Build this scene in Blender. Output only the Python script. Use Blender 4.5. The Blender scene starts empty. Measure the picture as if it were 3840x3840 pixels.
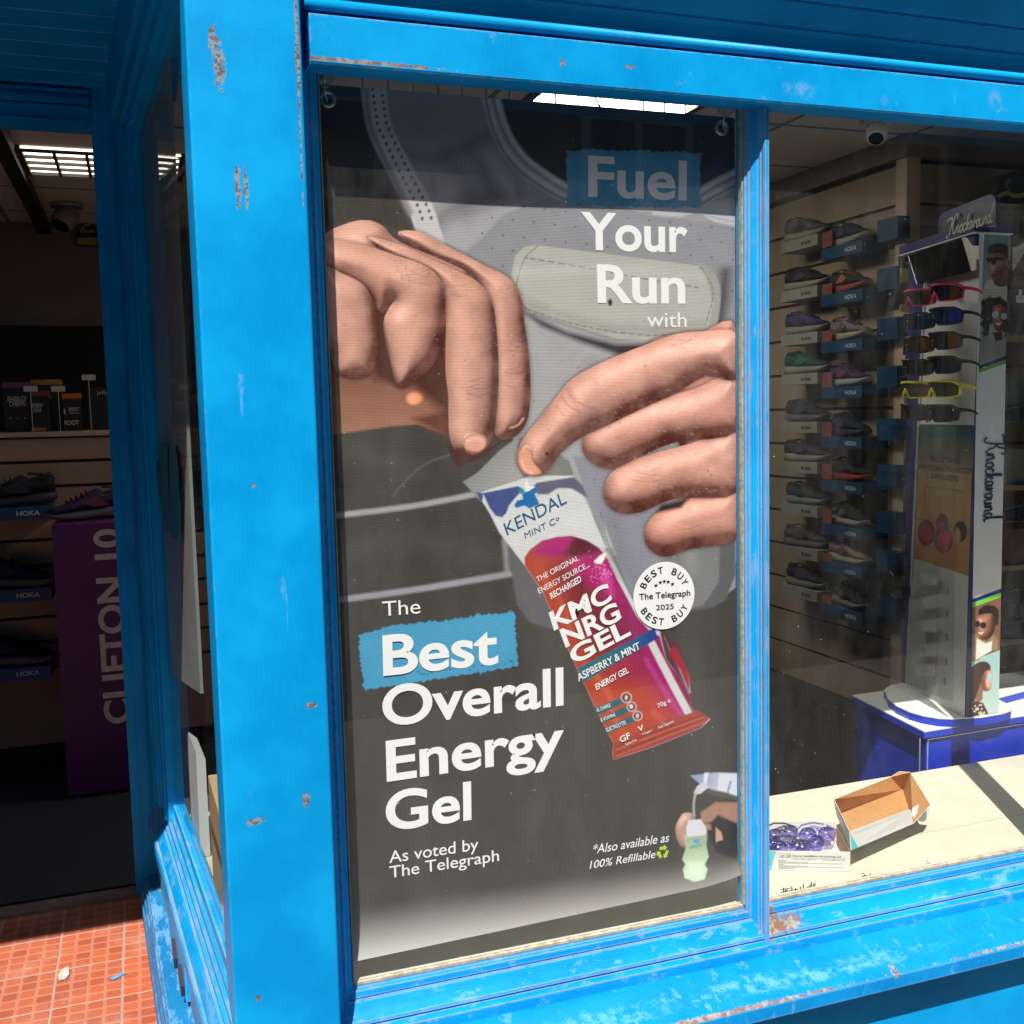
import bpy, bmesh, math, random
import numpy as np
from mathutils import Vector, Matrix

S = bpy.context.scene
D = bpy.data
COL = S.collection
random.seed(7); np.random.seed(7)

# ---------------------------------------------------------------- camera
RT = Vector((0.94293946, -0.33215352, -0.0232209))
UP = Vector((0.0529401, 0.08070614, 0.99533103))
FW = Vector((0.32872864, 0.93976623, -0.09368524))
FPX = 3960.0
EYE = Vector((0, 0, 1.5))
cd = D.cameras.new('camera'); cam = D.objects.new('camera', cd); COL.objects.link(cam)
cd.sensor_width = 36; cd.sensor_fit = 'HORIZONTAL'; cd.lens = FPX / 3840 * 36
cd.clip_start = 0.05; cd.clip_end = 500
M = Matrix.Identity(4)
for i in range(3):
    M[i][0] = RT[i]; M[i][1] = UP[i]; M[i][2] = -FW[i]; M[i][3] = EYE[i]
cam.matrix_world = M
S.camera = cam

# ---------------------------------------------------------------- light
EL = math.radians(57); AZ = math.radians(25.6)
w = D.worlds.new('World'); S.world = w; w.use_nodes = True
nt = w.node_tree; bg = nt.nodes['Background']
sky = nt.nodes.new('ShaderNodeTexSky'); sky.sky_type = 'NISHITA'; sky.sun_disc = False
sky.sun_elevation = EL; sky.sun_rotation = math.pi + AZ
nt.links.new(sky.outputs[0], bg.inputs[0]); bg.inputs[1].default_value = 0.06
sl = D.lights.new('sun', 'SUN'); sl.energy = 4.6; sl.angle = math.radians(0.5); sl.color = (1, .95, .88)
so = D.objects.new('sun', sl); COL.objects.link(so)
sd = Vector((math.sin(AZ) * math.cos(EL), math.cos(AZ) * math.cos(EL), -math.sin(EL)))
so.rotation_euler = sd.to_track_quat('-Z', 'Y').to_euler(); so.location = (-3, -5, 9)
S.view_settings.view_transform = 'Standard'; S.view_settings.look = 'None'
S.view_settings.exposure = 0.80; S.view_settings.gamma = 1; S.view_settings.use_curve_mapping = False
S.cycles.max_bounces = 8; S.cycles.transparent_max_bounces = 12; S.cycles.sample_clamp_indirect = 4
S.cycles.use_denoising = True

# ---------------------------------------------------------------- measuring: sight lines onto real planes
def ray(p): return RT * ((p[0] - 1920) / FPX) - UP * ((p[1] - 1920) / FPX) + FW
def atY(x, y, Y): d = ray((x, y)); return EYE + d * (Y / d.y)
def atX(x, y, X): d = ray((x, y)); return EYE + d * (X / d.x)
def atZ(x, y, Z): d = ray((x, y)); return EYE + d * ((Z - 1.5) / d.z)
def atP(x, y, O, N): d = ray((x, y)); return EYE + d * ((O - EYE).dot(N) / d.dot(N))
def lerp(a, b, t): return a + (b - a) * t
def s2l(c):
    return tuple(((v / 255) / 12.92 if v / 255 <= .04045 else (((v / 255) + .055) / 1.055) ** 2.4) for v in c)

# ---------------------------------------------------------------- materials
def newmat(name):
    m = D.materials.new(name); m.use_nodes = True
    return m, m.node_tree, m.node_tree.nodes['Principled BSDF']
def N(nt, t, **k):
    n = nt.nodes.new(t)
    for a, v in k.items(): setattr(n, a, v)
    return n
def noise(nt, sc, det=4, rough=.6, vec=None):
    n = N(nt, 'ShaderNodeTexNoise'); n.inputs['Scale'].default_value = sc
    n.inputs['Detail'].default_value = det; n.inputs['Roughness'].default_value = rough
    if vec: nt.links.new(vec, n.inputs['Vector'])
    return n.outputs['Fac']
def mathn(nt, op, a, b=None, clamp=False):
    n = N(nt, 'ShaderNodeMath', operation=op, use_clamp=clamp)
    for i, v in enumerate((a, b)):
        if v is None: continue
        if isinstance(v, (int, float)): n.inputs[i].default_value = v
        else: nt.links.new(v, n.inputs[i])
    return n.outputs[0]
def ramp(nt, f, lo, hi):
    n = N(nt, 'ShaderNodeMapRange'); n.interpolation_type = 'SMOOTHSTEP'
    nt.links.new(f, n.inputs[0]); n.inputs[1].default_value = lo; n.inputs[2].default_value = hi
    return n.outputs[0]
def mixc(nt, f, a, b):
    n = N(nt, 'ShaderNodeMix', data_type='RGBA')
    for i, v in ((0, f), (6, a), (7, b)):
        if isinstance(v, (int, float)): n.inputs[i].default_value = v
        elif isinstance(v, tuple): n.inputs[i].default_value = (*v[:3], 1)
        else: nt.links.new(v, n.inputs[i])
    return n.outputs[2]
def coords(nt, scale=(1, 1, 1), kind='Object'):
    tc = N(nt, 'ShaderNodeTexCoord'); mp = N(nt, 'ShaderNodeMapping')
    mp.inputs['Scale'].default_value = scale
    nt.links.new(tc.outputs[kind], mp.inputs['Vector']); return mp.outputs[0]
def bump(nt, bs, h, strength=.3, dist=.001):
    b = N(nt, 'ShaderNodeBump'); b.inputs['Strength'].default_value = strength
    b.inputs['Distance'].default_value = dist
    nt.links.new(h, b.inputs['Height']); nt.links.new(b.outputs[0], bs.inputs['Normal'])
_mc = {}
def mat(name, col, rough=.6, metal=0, var=.15, sc=20, bmp=0, spec=.4, emit=0):
    """plain material with a mottled base colour"""
    if name in _mc: return _mc[name]
    m, nt, bs = newmat(name)
    v = coords(nt)
    f = noise(nt, sc, 5, .65, v)
    c0 = tuple(x * (1 - var) for x in col[:3]); c1 = tuple(min(1, x * (1 + var)) for x in col[:3])
    nt.links.new(mixc(nt, ramp(nt, f, .3, .7), c0, c1), bs.inputs['Base Color'])
    bs.inputs['Roughness'].default_value = rough; bs.inputs['Metallic'].default_value = metal
    bs.inputs['Specular IOR Level'].default_value = spec
    if bmp: bump(nt, bs, noise(nt, sc * 6, 4, .6, v), bmp, .002)
    if emit:
        bs.inputs['Emission Color'].default_value = (*col[:3], 1); bs.inputs['Emission Strength'].default_value = emit
    _mc[name] = m; return m

BLUE = (.0002, .285, .64)
def paint(name, wear=.25, faded=.3, dirt=.2, grain=(1, 1, 1), spots=(), col=BLUE, brush=(26, 26, 2)):
    """old gloss paint: patchy fading, chipped edges, brush marks, blisters; spots = worn places on this board"""
    m, nt, bs = newmat(name)
    v = coords(nt); vb = coords(nt, brush)
    big = noise(nt, 5, 4, .6, v)
    c = mixc(nt, ramp(nt, big, .3, .72), (col[0], col[1] * .86, col[2] * .9), (col[0] + .003, col[1] * 1.16, col[2] * 1.1))
    st = noise(nt, 14, 6, .7, vb)
    c = mixc(nt, mathn(nt, 'MULTIPLY', ramp(nt, st, .45, .75), .3), c, (.01, .33, .8))
    vg = coords(nt, grain)
    fd = noise(nt, 16, 8, .72, vg)
    fm = ramp(nt, fd, .70 - .22 * faded, .74 - .16 * faded)
    c = mixc(nt, mathn(nt, 'MULTIPLY', fm, min(1, .5 + faded * .35)), c, (.12, .30, .58))
    bv = N(nt, 'ShaderNodeBevel', samples=4); bv.inputs['Radius'].default_value = .006
    ge = N(nt, 'ShaderNodeNewGeometry')
    dt = N(nt, 'ShaderNodeVectorMath', operation='DOT_PRODUCT')
    nt.links.new(bv.outputs[0], dt.inputs[0]); nt.links.new(ge.outputs['Normal'], dt.inputs[1])
    edge = mathn(nt, 'SUBTRACT', 1, dt.outputs['Value'])
    cn = noise(nt, 70, 7, .75, v)
    em = mathn(nt, 'MULTIPLY', ramp(nt, edge, .01, .12), ramp(nt, cn, .62 - .3 * wear, .70 - .25 * wear))
    c = mixc(nt, mathn(nt, 'MULTIPLY', em, .8), c, (.30, .36, .42))
    deep = mathn(nt, 'MULTIPLY', ramp(nt, edge, .04, .2), ramp(nt, noise(nt, 22, 8, .8, v), .70 - .22 * wear, .74 - .2 * wear))
    c = mixc(nt, deep, c, (.30, .235, .17))
    dr = noise(nt, 38, 8, .75, v)
    c = mixc(nt, mathn(nt, 'MULTIPLY', ramp(nt, dr, .74, .79), dirt), c, (.02, .06, .05))
    h = mathn(nt, 'ADD', mathn(nt, 'MULTIPLY', st, .5), mathn(nt, 'MULTIPLY', cn, .25))
    h = mathn(nt, 'ADD', h, mathn(nt, 'MULTIPLY', ramp(nt, noise(nt, 55, 2, .5, v), .68, .78), .18))
    h = mathn(nt, 'ADD', h, mathn(nt, 'MULTIPLY', noise(nt, 260, 3, .6, v), .22))
    for (p, r, kind) in spots:
        sb = N(nt, 'ShaderNodeVectorMath', operation='SUBTRACT'); nt.links.new(v, sb.inputs[0]); sb.inputs[1].default_value = p
        dv = N(nt, 'ShaderNodeVectorMath', operation='DIVIDE'); nt.links.new(sb.outputs[0], dv.inputs[0]); dv.inputs[1].default_value = r
        ln = N(nt, 'ShaderNodeVectorMath', operation='LENGTH'); nt.links.new(dv.outputs[0], ln.inputs[0])
        q = mathn(nt, 'ADD', ln.outputs['Value'], mathn(nt, 'MULTIPLY', mathn(nt, 'SUBTRACT', noise(nt, 90, 6, .75, v), .5), 3.2))
        k = mathn(nt, 'SUBTRACT', 1, ramp(nt, q, .8, 1.0))
        if kind == 'chip':
            cc = mixc(nt, ramp(nt, noise(nt, 160, 3, .6, v), .42, .56), (.13, .085, .06), (.22, .27, .31))
        elif kind == 'rust': cc = mixc(nt, ramp(nt, noise(nt, 60, 3, .6, v), .4, .6), (.20, .10, .05), (.32, .27, .22))
        else:
            cc = (.10, .33, .68); k = mathn(nt, 'MULTIPLY', k, ramp(nt, noise(nt, 45, 6, .75, v), .42, .62))
        c = mixc(nt, mathn(nt, 'MULTIPLY', k, .9), c, cc)
        if kind == 'chip': h = mathn(nt, 'SUBTRACT', h, mathn(nt, 'MULTIPLY', k, .6))
    nt.links.new(c, bs.inputs['Base Color'])
    nt.links.new(mathn(nt, 'ADD', .38, mathn(nt, 'MULTIPLY', fm, .25)), bs.inputs['Roughness'])
    bs.inputs['Specular IOR Level'].default_value = .13
    bump(nt, bs, h, .35, .0022)
    return m

def schlick(nt):
    g = N(nt, 'ShaderNodeNewGeometry'); d = N(nt, 'ShaderNodeVectorMath', operation='DOT_PRODUCT')
    nt.links.new(g.outputs['Incoming'], d.inputs[0]); nt.links.new(g.outputs['True Normal'], d.inputs[1])
    k = mathn(nt, 'POWER', mathn(nt, 'SUBTRACT', 1, mathn(nt, 'ABSOLUTE', d.outputs['Value']), True), 5)
    return mathn(nt, 'ADD', .04, mathn(nt, 'MULTIPLY', k, .96))
def glass_mat(name, tint=(.95, .96, .94), dust=.04, refl=1.6):
    m, nt, bs = newmat(name); nt.nodes.remove(bs)
    out = nt.nodes['Material Output']
    tr = N(nt, 'ShaderNodeBsdfTransparent'); tr.inputs[0].default_value = (*tint, 1)
    gl = N(nt, 'ShaderNodeBsdfGlossy'); gl.inputs['Roughness'].default_value = .012
    gl.inputs['Color'].default_value = (1, 1, 1, 1)
    df = N(nt, 'ShaderNodeBsdfDiffuse'); df.inputs[0].default_value = (.7, .7, .68, 1)
    fr = schlick(nt)
    v = coords(nt)
    # waviness of old glass
    bp = N(nt, 'ShaderNodeBump'); bp.inputs['Strength'].default_value = .05; bp.inputs['Distance'].default_value = .01
    nt.links.new(noise(nt, 2.2, 2, .5, v), bp.inputs['Height'])
    nt.links.new(bp.outputs[0], gl.inputs['Normal'])
    f2 = mathn(nt, 'MULTIPLY', fr, refl, True)
    a = N(nt, 'ShaderNodeMixShader'); nt.links.new(f2, a.inputs[0]); nt.links.new(tr.outputs[0], a.inputs[1]); nt.links.new(gl.outputs[0], a.inputs[2])
    dust_veil = mathn(nt, 'MULTIPLY', ramp(nt, noise(nt, 7, 6, .7, coords(nt, (1, 1, .35))), .35, .8), dust)  # dust film, thickened to stand for the grey reflected veil as well
    sp = mathn(nt, 'MULTIPLY', ramp(nt, noise(nt, 170, 2, .5, v), .765, .79), .5)
    dd = mathn(nt, 'ADD', dust_veil, sp, True)
    b = N(nt, 'ShaderNodeMixShader'); nt.links.new(dd, b.inputs[0]); nt.links.new(a.outputs[0], b.inputs[1]); nt.links.new(df.outputs[0], b.inputs[2])
    nt.links.new(b.outputs[0], out.inputs[0])
    return m
def clear_mat(name, tint=(.8, .85, .85), refl=1.6, rough=.08):
    m, nt, bs = newmat(name); nt.nodes.remove(bs)
    tr = N(nt, 'ShaderNodeBsdfTransparent'); tr.inputs[0].default_value = (*tint, 1)
    gl = N(nt, 'ShaderNodeBsdfGlossy'); gl.inputs['Roughness'].default_value = rough
    fr = schlick(nt)
    v = coords(nt)
    f2 = mathn(nt, 'MULTIPLY', fr, mathn(nt, 'ADD', refl, noise(nt, 30, 2, .5, v)), True)
    a = N(nt, 'ShaderNodeMixShader'); nt.links.new(f2, a.inputs[0]); nt.links.new(tr.outputs[0], a.inputs[1]); nt.links.new(gl.outputs[0], a.inputs[2])
    nt.links.new(a.outputs[0], nt.nodes['Material Output'].inputs[0])
    return m

# ---------------------------------------------------------------- mesh tools
class MB:
    def __init__(s): s.v = []; s.f = []
    def add(s, vs, fs):
        o = len(s.v); s.v += [tuple(v) for v in vs]; s.f += [tuple(i + o for i in f) for f in fs]; return s
    def box(s, a, b):
        x0, y0, z0 = a; x1, y1, z1 = b
        return s.add([(x0, y0, z0), (x1, y0, z0), (x1, y1, z0), (x0, y1, z0), (x0, y0, z1), (x1, y0, z1), (x1, y1, z1), (x0, y1, z1)],
                     [(0, 3, 2, 1), (4, 5, 6, 7), (0, 1, 5, 4), (1, 2, 6, 5), (2, 3, 7, 6), (3, 0, 4, 7)])
    def quad8(s, lo, hi):
        """box from four lower and four upper corners"""
        n = len(lo)
        return s.add(list(lo) + list(hi), [tuple(range(n))[::-1], tuple(range(n, 2 * n))] + [(i, (i + 1) % n, (i + 1) % n + n, i + n) for i in range(n)])
    def prism(s, pts, vec):
        """closed outline pts (3D) swept along vec"""
        vec = Vector(vec); return s.quad8([Vector(p) for p in pts], [Vector(p) + vec for p in pts])
    def slab(s, pts, t):
        """outline with thickness t along its own normal"""
        P = [Vector(p) for p in pts]; n = Vector()
        for i in range(len(P)): n += P[i].cross(P[(i + 1) % len(P)])
        n = n.normalized() if n.length else Vector((0, 0, 1))
        return s.quad8([p - n * t / 2 for p in P], [p + n * t / 2 for p in P])
    def tube(s, pts, r, n=8, closed=False):
        P = [Vector(p) for p in pts]; m = len(P); rs = r if hasattr(r, '__len__') else [r] * m
        rings = []
        up = Vector((0, 0, 1))
        for i in range(m):
            a = P[(i - 1) % m] if (closed or i > 0) else P[i]; b = P[(i + 1) % m] if (closed or i < m - 1) else P[i]
            t = (b - a); t = t.normalized() if t.length > 1e-9 else Vector((1, 0, 0))
            u = up if abs(t.dot(up)) < .95 else Vector((0, 1, 0))
            x = t.cross(u).normalized(); y = x.cross(t).normalized()
            rings.append([P[i] + (x * math.cos(2 * math.pi * k / n) + y * math.sin(2 * math.pi * k / n)) * rs[i] for k in range(n)])
        vs = [q for rg in rings for q in rg]; fs = []
        for i in range(m if closed else m - 1):
            j = (i + 1) % m
            for k in range(n): fs.append((i * n + k, i * n + (k + 1) % n, j * n + (k + 1) % n, j * n + k))
        if not closed: fs += [tuple(range(n))[::-1], tuple(range((m - 1) * n, m * n))]
        return s.add(vs, fs)
    def loft(s, rings, cap=True):
        n = len(rings[0]); vs = [q for rg in rings for q in rg]; fs = []
        for i in range(len(rings) - 1):
            for k in range(n): fs.append((i * n + k, i * n + (k + 1) % n, (i + 1) * n + (k + 1) % n, (i + 1) * n + k))
        if cap: fs += [tuple(range(n))[::-1], tuple(range((len(rings) - 1) * n, len(rings) * n))]
        return s.add(vs, fs)
    def ribbon(s, pts, wd, ux, uy, O, closed=False):
        """flat stroke along 2D pts in the frame O, ux, uy"""
        m = len(pts); vs = []
        ws = wd if hasattr(wd, '__len__') else [wd] * m
        for i in range(m):
            a = Vector(pts[max(i - 1, 0)]); b = Vector(pts[min(i + 1, m - 1)])
            t = b - a; t = t.normalized() if t.length > 1e-9 else Vector((1, 0)); nn = Vector((-t.y, t.x)) * ws[i] / 2
            for sg in (-1, 1):
                q = Vector(pts[i]) + nn * sg; vs.append(O + ux * q.x + uy * q.y)
        return s.add(vs, [(2 * i, 2 * i + 2, 2 * i + 3, 2 * i + 1) for i in range(m - 1)])

def setp(o, label=None, cat=None, group=None, kind=None):
    if label: o['label'] = label
    if cat: o['category'] = cat
    if group: o['group'] = group
    if kind: o['kind'] = kind
    return o
def put(name, mb, m, parent=None, smooth=False, bevel=0, seg=2, auto=None):
    me = D.meshes.new(name); me.from_pydata([tuple(v) for v in mb.v], [], mb.f); me.update()
    bm = bmesh.new(); bm.from_mesh(me)
    bmesh.ops.recalc_face_normals(bm, faces=bm.faces)
    if bevel:
        es = [e for e in bm.edges if len(e.link_faces) == 2 and e.calc_face_angle(0) > .5]
        bmesh.ops.bevel(bm, geom=es, offset=bevel, segments=seg, affect='EDGES', profile=.6)
    bm.to_mesh(me); bm.free()
    o = D.objects.new(name, me); COL.objects.link(o)
    if m is not None: me.materials.append(m)
    if smooth: me.polygons.foreach_set('use_smooth', [True] * len(me.polygons))
    if auto is not None:
        me.polygons.foreach_set('use_smooth', [True] * len(me.polygons)); me.set_sharp_from_angle(angle=math.radians(auto))
    if parent is not None:
        o.parent = parent
        q = parent; Mx = Matrix.Identity(4)
        while q is not None:
            Mx = q.matrix_basis.copy() if q.parent is None else Mx; q = q.parent
        if parent.parent is None: o.matrix_parent_inverse = parent.matrix_basis.inverted()
    return o
def thing(name, label, cat, loc=(0, 0, 0), group=None):
    o = D.objects.new(name, None); COL.objects.link(o); o.empty_display_size = .05
    o.location = loc
    return setp(o, label, cat, group)
def solo(name, mb, m, label, cat, group=None, **k):
    """a thing that is one mesh, its origin moved to its base"""
    xs = [v[0] for v in mb.v]; ys = [v[1] for v in mb.v]; zs = [v[2] for v in mb.v]
    c = Vector(((min(xs) + max(xs)) / 2, (min(ys) + max(ys)) / 2, min(zs)))
    mb.v = [tuple(Vector(v) - c) for v in mb.v]
    o = put(name, mb, m, None, **k); o.location = c
    return setp(o, label, cat, group)
def copy_tree(o, parent=None):
    c = o.copy(); COL.objects.link(c)
    if parent is not None: c.parent = parent
    for ch in [x for x in D.objects if x.parent == o]: copy_tree(ch, c)
    return c

# ---------------------------------------------------------------- lettering
_fc = {}
def glyphs(s, off=0.0):
    k = (s, off)
    if k in _fc: return _fc[k]
    cu = D.curves.new('t', 'FONT'); cu.body = s; cu.offset = off; cu.resolution_u = 7
    ob = D.objects.new('t', cu); me = D.meshes.new_from_object(ob)
    vs = [v.co.copy() for v in me.vertices]; fs = [tuple(p.vertices) for p in me.polygons]
    D.objects.remove(ob); D.curves.remove(cu); D.meshes.remove(me)
    _fc[k] = (vs, fs); return _fc[k]
CAP = .73
def letters(mb, s, BL, BR, TL, off=0.0, shear=0.0):
    """text s on the plane of the three points: baseline left, baseline right, cap top left"""
    vs, fs = glyphs(s, off)
    if not vs: return
    x0 = min(v.x for v in vs); x1 = max(v.x for v in vs)
    ux = (BR - BL) / (x1 - x0); uy = (TL - BL) / CAP
    mb.add([BL + ux * (v.x - x0) + uy * v.y + ux * (v.y * shear) for v in vs], fs)

# script lettering, one continuous hand-drawn stroke per letter (x to the right, 1 = x-height)
def bez(p, n=5):
    out = []
    P = [Vector(q) for q in p]
    for i in range(len(P) - 1):
        a = P[max(i - 1, 0)]; b = P[i]; c = P[i + 1]; d = P[min(i + 2, len(P) - 1)]
        for k in range(n):
            t = k / n
            out.append(.5 * ((2 * b) + (c - a) * t + (2 * a - 5 * b + 4 * c - d) * t * t + (3 * b - a - 3 * c + d) * t ** 3))
    out.append(P[-1]); return out
SCR = [
    [(-.3, 1.9), (.2, 2.05), (.75, 2.05), (.7, 1.4), (.5, .5), (.25, -.15), (-.1, -.2), (-.2, .1)],
    [(.7, 1.1), (1.1, 1.5), (1.3, 2.1), (1.7, 2.4), (1.95, 2.1), (1.75, 1.75)],
    [(.65, 1.1), (1.0, 1.0), (1.1, .4), (1.35, 0), (1.6, .3)],
    [(1.6, .3), (1.8, .9), (1.7, .0), (1.85, .7), (2.15, .95), (2.2, .5), (2.2, .05), (2.45, .2)],
    [(2.95, .9), (2.6, .7), (2.6, .15), (2.85, .0), (3.1, .4), (3.05, .9), (2.85, .9)],
    [(3.7, .75), (3.5, .95), (3.3, .6), (3.3, .15), (3.55, 0), (3.85, .3)],
    [(3.85, .3), (4.2, 1.6), (4.25, 2.0), (4.05, 1.7), (3.95, .8), (3.95, 0)],
    [(3.98, .4), (4.3, .9), (4.4, .7), (4.1, .5), (4.35, .05), (4.6, .2)],
    [(5.1, .85), (4.8, .9), (4.65, .4), (4.8, .0), (5.05, .4), (5.15, .9), (5.12, .2), (5.3, .05)],
    [(5.35, .1), (5.5, .95), (5.5, .1), (5.6, .6), (5.9, .9)],
    [(6.3, .9), (6.0, .7), (6.0, .15), (6.2, 0), (6.45, .4), (6.4, .85), (6.25, .9)],
    [(6.65, .9), (6.65, .2), (6.85, 0), (7.05, .3), (7.12, .9), (7.1, .2), (7.25, .05)],
    [(7.4, .9), (7.38, .05), (7.5, .6), (7.75, .92), (7.85, .6), (7.83, .1), (8.0, .1)],
    [(8.55, .85), (8.3, .9), (8.15, .4), (8.3, .0), (8.55, .3), (8.8, 1.4), (8.95, 2.3), (8.75, 1.4), (8.7, .3), (8.8, .0), (9.05, .2)],
]
def script(mb, BL, BR, up, wd=.16):
    ux = (BR - BL) / 9.0; uy = up
    for st in SCR: mb.ribbon(bez(st), wd, ux, uy, BL)

# ---------------------------------------------------------------- painter for printed pictures
def cat_rom(pts, n=4):
    P = np.array(pts, float); out = []; m = len(P)
    for i in range(m):
        a, b, c, d = P[i - 1], P[i], P[(i + 1) % m], P[(i + 2) % m]
        for k in range(n):
            t = k / n
            out.append(.5 * (2 * b + (c - a) * t + (2 * a - 5 * b + 4 * c - d) * t * t + (3 * b - a - 3 * c + d) * t ** 3))
    return np.array(out)
def vnoise(x, y, sc, seed=0):
    rs = np.random.RandomState(seed); T = rs.rand(64, 64)
    x = x / sc; y = y / sc; xi = np.floor(x).astype(int); yi = np.floor(y).astype(int); fx = x - xi; fy = y - yi
    fx = fx * fx * (3 - 2 * fx); fy = fy * fy * (3 - 2 * fy)
    g = lambda a, b: T[a % 64, b % 64]
    return (g(xi, yi) * (1 - fx) + g(xi + 1, yi) * fx) * (1 - fy) + (g(xi, yi + 1) * (1 - fx) + g(xi + 1, yi + 1) * fx) * fy
class Print:
    """picture printed on a panel: colours laid on a fine mesh, X and Y measured on the print"""
    def __init__(s, X, Y, base):
        s.mask = None; s.X, s.Y = X, Y; s.C = np.zeros(X.shape + (3,)); s.C[:] = s2l(base)
    def win(s, x0, y0, x1, y1):
        m = (s.X > x0) & (s.X < x1) & (s.Y > y0) & (s.Y < y1)
        r = np.where(m.any(1))[0]; c = np.where(m.any(0))[0]
        if len(r) == 0 or len(c) == 0: return None
        return slice(r[0], r[-1] + 1), slice(c[0], c[-1] + 1)
    @staticmethod
    def sdf(P, x, y, closed=True):
        d = np.full(x.shape, 1e9); ins = np.zeros(x.shape, bool); m = len(P)
        for i in range(m if closed else m - 1):
            ax, ay = P[i]; bx, by = P[(i + 1) % m]
            ex, ey = bx - ax, by - ay; L = ex * ex + ey * ey + 1e-9
            t = np.clip(((x - ax) * ex + (y - ay) * ey) / L, 0, 1)
            d = np.minimum(d, (x - ax - t * ex) ** 2 + (y - ay - t * ey) ** 2)
            if closed:
                c = ((ay > y) != (by > y))
                if ey != 0: ins ^= c & (x < ex * (y - ay) / ey + ax)
        d = np.sqrt(d)
        return np.where(ins, d, -d) if closed else d
    def clip(s, pts):
        s.mask = None if pts is None else np.clip(s.sdf(np.array(pts, float), s.X, s.Y) / 1.5 * .5 + .5, 0, 1)
    def blend(s, w, a, col):
        if s.mask is not None: a = a * s.mask[w]
        c = s.C[w]; s.C[w] = c * (1 - a[..., None]) + col * a[..., None]
    def poly(s, pts, col, soft=1.5, smooth=False, alpha=1.0, jag=0, col2=None, grad=None):
        P = cat_rom(pts) if smooth else np.array(pts, float)
        if jag:
            Q = []; rs = np.random.RandomState(int(P.sum()) % 1000)
            for i in range(len(P)):
                a, b = P[i], P[(i + 1) % len(P)]; n = max(1, int(np.hypot(*(b - a)) / 9)); nn = np.array([b[1] - a[1], a[0] - b[0]]) / (np.hypot(*(b - a)) + 1e-6)
                for k in range(n): Q.append(a + (b - a) * k / n + nn * rs.randn() * jag)
            P = np.array(Q)
        e = soft * 2
        w = s.win(P[:, 0].min() - e, P[:, 1].min() - e, P[:, 0].max() + e, P[:, 1].max() + e)
        if w is None: return
        d = s.sdf(P, s.X[w], s.Y[w]); a = np.clip(d / soft * .5 + .5, 0, 1) * alpha
        c = np.array(s2l(col))
        if col2 is not None:
            (x0, y0), (x1, y1) = grad; L = (x1 - x0) ** 2 + (y1 - y0) ** 2
            t = np.clip(((s.X[w] - x0) * (x1 - x0) + (s.Y[w] - y0) * (y1 - y0)) / L, 0, 1)[..., None]
            c = c * (1 - t) + np.array(s2l(col2)) * t
        s.blend(w, a, c)
    def blob(s, pts, r, dark, light, L=(-.35, -.75, .56), soft=1.5, amb=.25, rim=None, tex=.06):
        """a rounded form (finger, face) as the printed photograph shows it"""
        P = cat_rom(pts)
        w = s.win(P[:, 0].min() - 24, P[:, 1].min() - 24, P[:, 0].max() + 24, P[:, 1].max() + 24)
        if w is None: return
        x, y = s.X[w], s.Y[w]
        d = s.sdf(P, x, y); a = np.clip(d / soft * .5 + .5, 0, 1)
        if r > 50: s.blend(w, np.clip(1 + d / 22, 0, 1) ** 2 * .55, np.array(s2l(dark)) * .6)
        q = np.clip(d / r, 0, 1); h = np.sqrt(1 - (1 - q) ** 2 + 1e-6) * r
        for _ in range(16):
            h[1:-1, 1:-1] = (h[1:-1, 1:-1] * 2 + h[:-2, 1:-1] + h[2:, 1:-1] + h[1:-1, :-2] + h[1:-1, 2:]) / 6
        gx = np.gradient(h, axis=1) / (np.gradient(x, axis=1) + 1e-9); gy = np.gradient(h, axis=0) / (np.gradient(y, axis=0))
        gx = np.clip(gx, -3, 3); gy = np.clip(gy, -3, 3)
        ln = np.sqrt(gx ** 2 + gy ** 2 + 1)
        sh = np.clip((-gx * L[0] * -1 * -1 - gy * L[1] + L[2]) / ln, 0, 1)
        sh = amb + (1 - amb) * sh
        sh = sh * (.82 + .18 * np.clip(d / (r * .5), 0, 1))
        sh += (vnoise(x, y, 60, 3) - .5) * .14 + (vnoise(x, y, 16, 4) - .5) * tex * .7 + (vnoise(x, y, 5, 5) - .5) * tex * .8
        sh = np.clip((sh - .5) * 1.45 + .47, 0, 1)[..., None]
        c = np.array(s2l(dark)) * (1 - sh) + np.array(s2l(light)) * sh
        hl = (-gx * (L[0] - .1) - gy * (L[1] + .15) + (L[2] + .55)) / ln / math.sqrt((L[0] - .1) ** 2 + (L[1] + .15) ** 2 + (L[2] + .55) ** 2)
        hl = np.clip(hl, 0, 1) ** 18 * (.50 + .5 * vnoise(x, y, 13, 7) * vnoise(x, y, 45, 8)) * min(1, tex / .06)
        c = c + hl[..., None] * np.array((.42, .34, .31))
        s.blend(w, a, c)
    def line(s, pts, wd, col, soft=1.5, alpha=1.0, smooth=True, dash=None):
        P = np.array([tuple(q) for q in bez(pts, 6)]) if smooth and len(pts) > 2 else np.array(pts, float)
        if dash:
            acc = 0
            for i in range(len(P) - 1):
                a, b = P[i], P[i + 1]; L = np.hypot(*(b - a)); n = max(1, int(L / dash))
                for k in range(n):
                    t0 = k / n; s.line([a + (b - a) * t0, a + (b - a) * (t0 + .6 / n)], wd, col, soft, alpha, False)
            return
        e = wd + soft * 2
        w = s.win(P[:, 0].min() - e, P[:, 1].min() - e, P[:, 0].max() + e, P[:, 1].max() + e)
        if w is None: return
        d = wd / 2 - s.sdf(P, s.X[w], s.Y[w], False)
        s.blend(w, np.clip(d / soft * .5 + .5, 0, 1) * alpha, np.array(s2l(col)))
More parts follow.
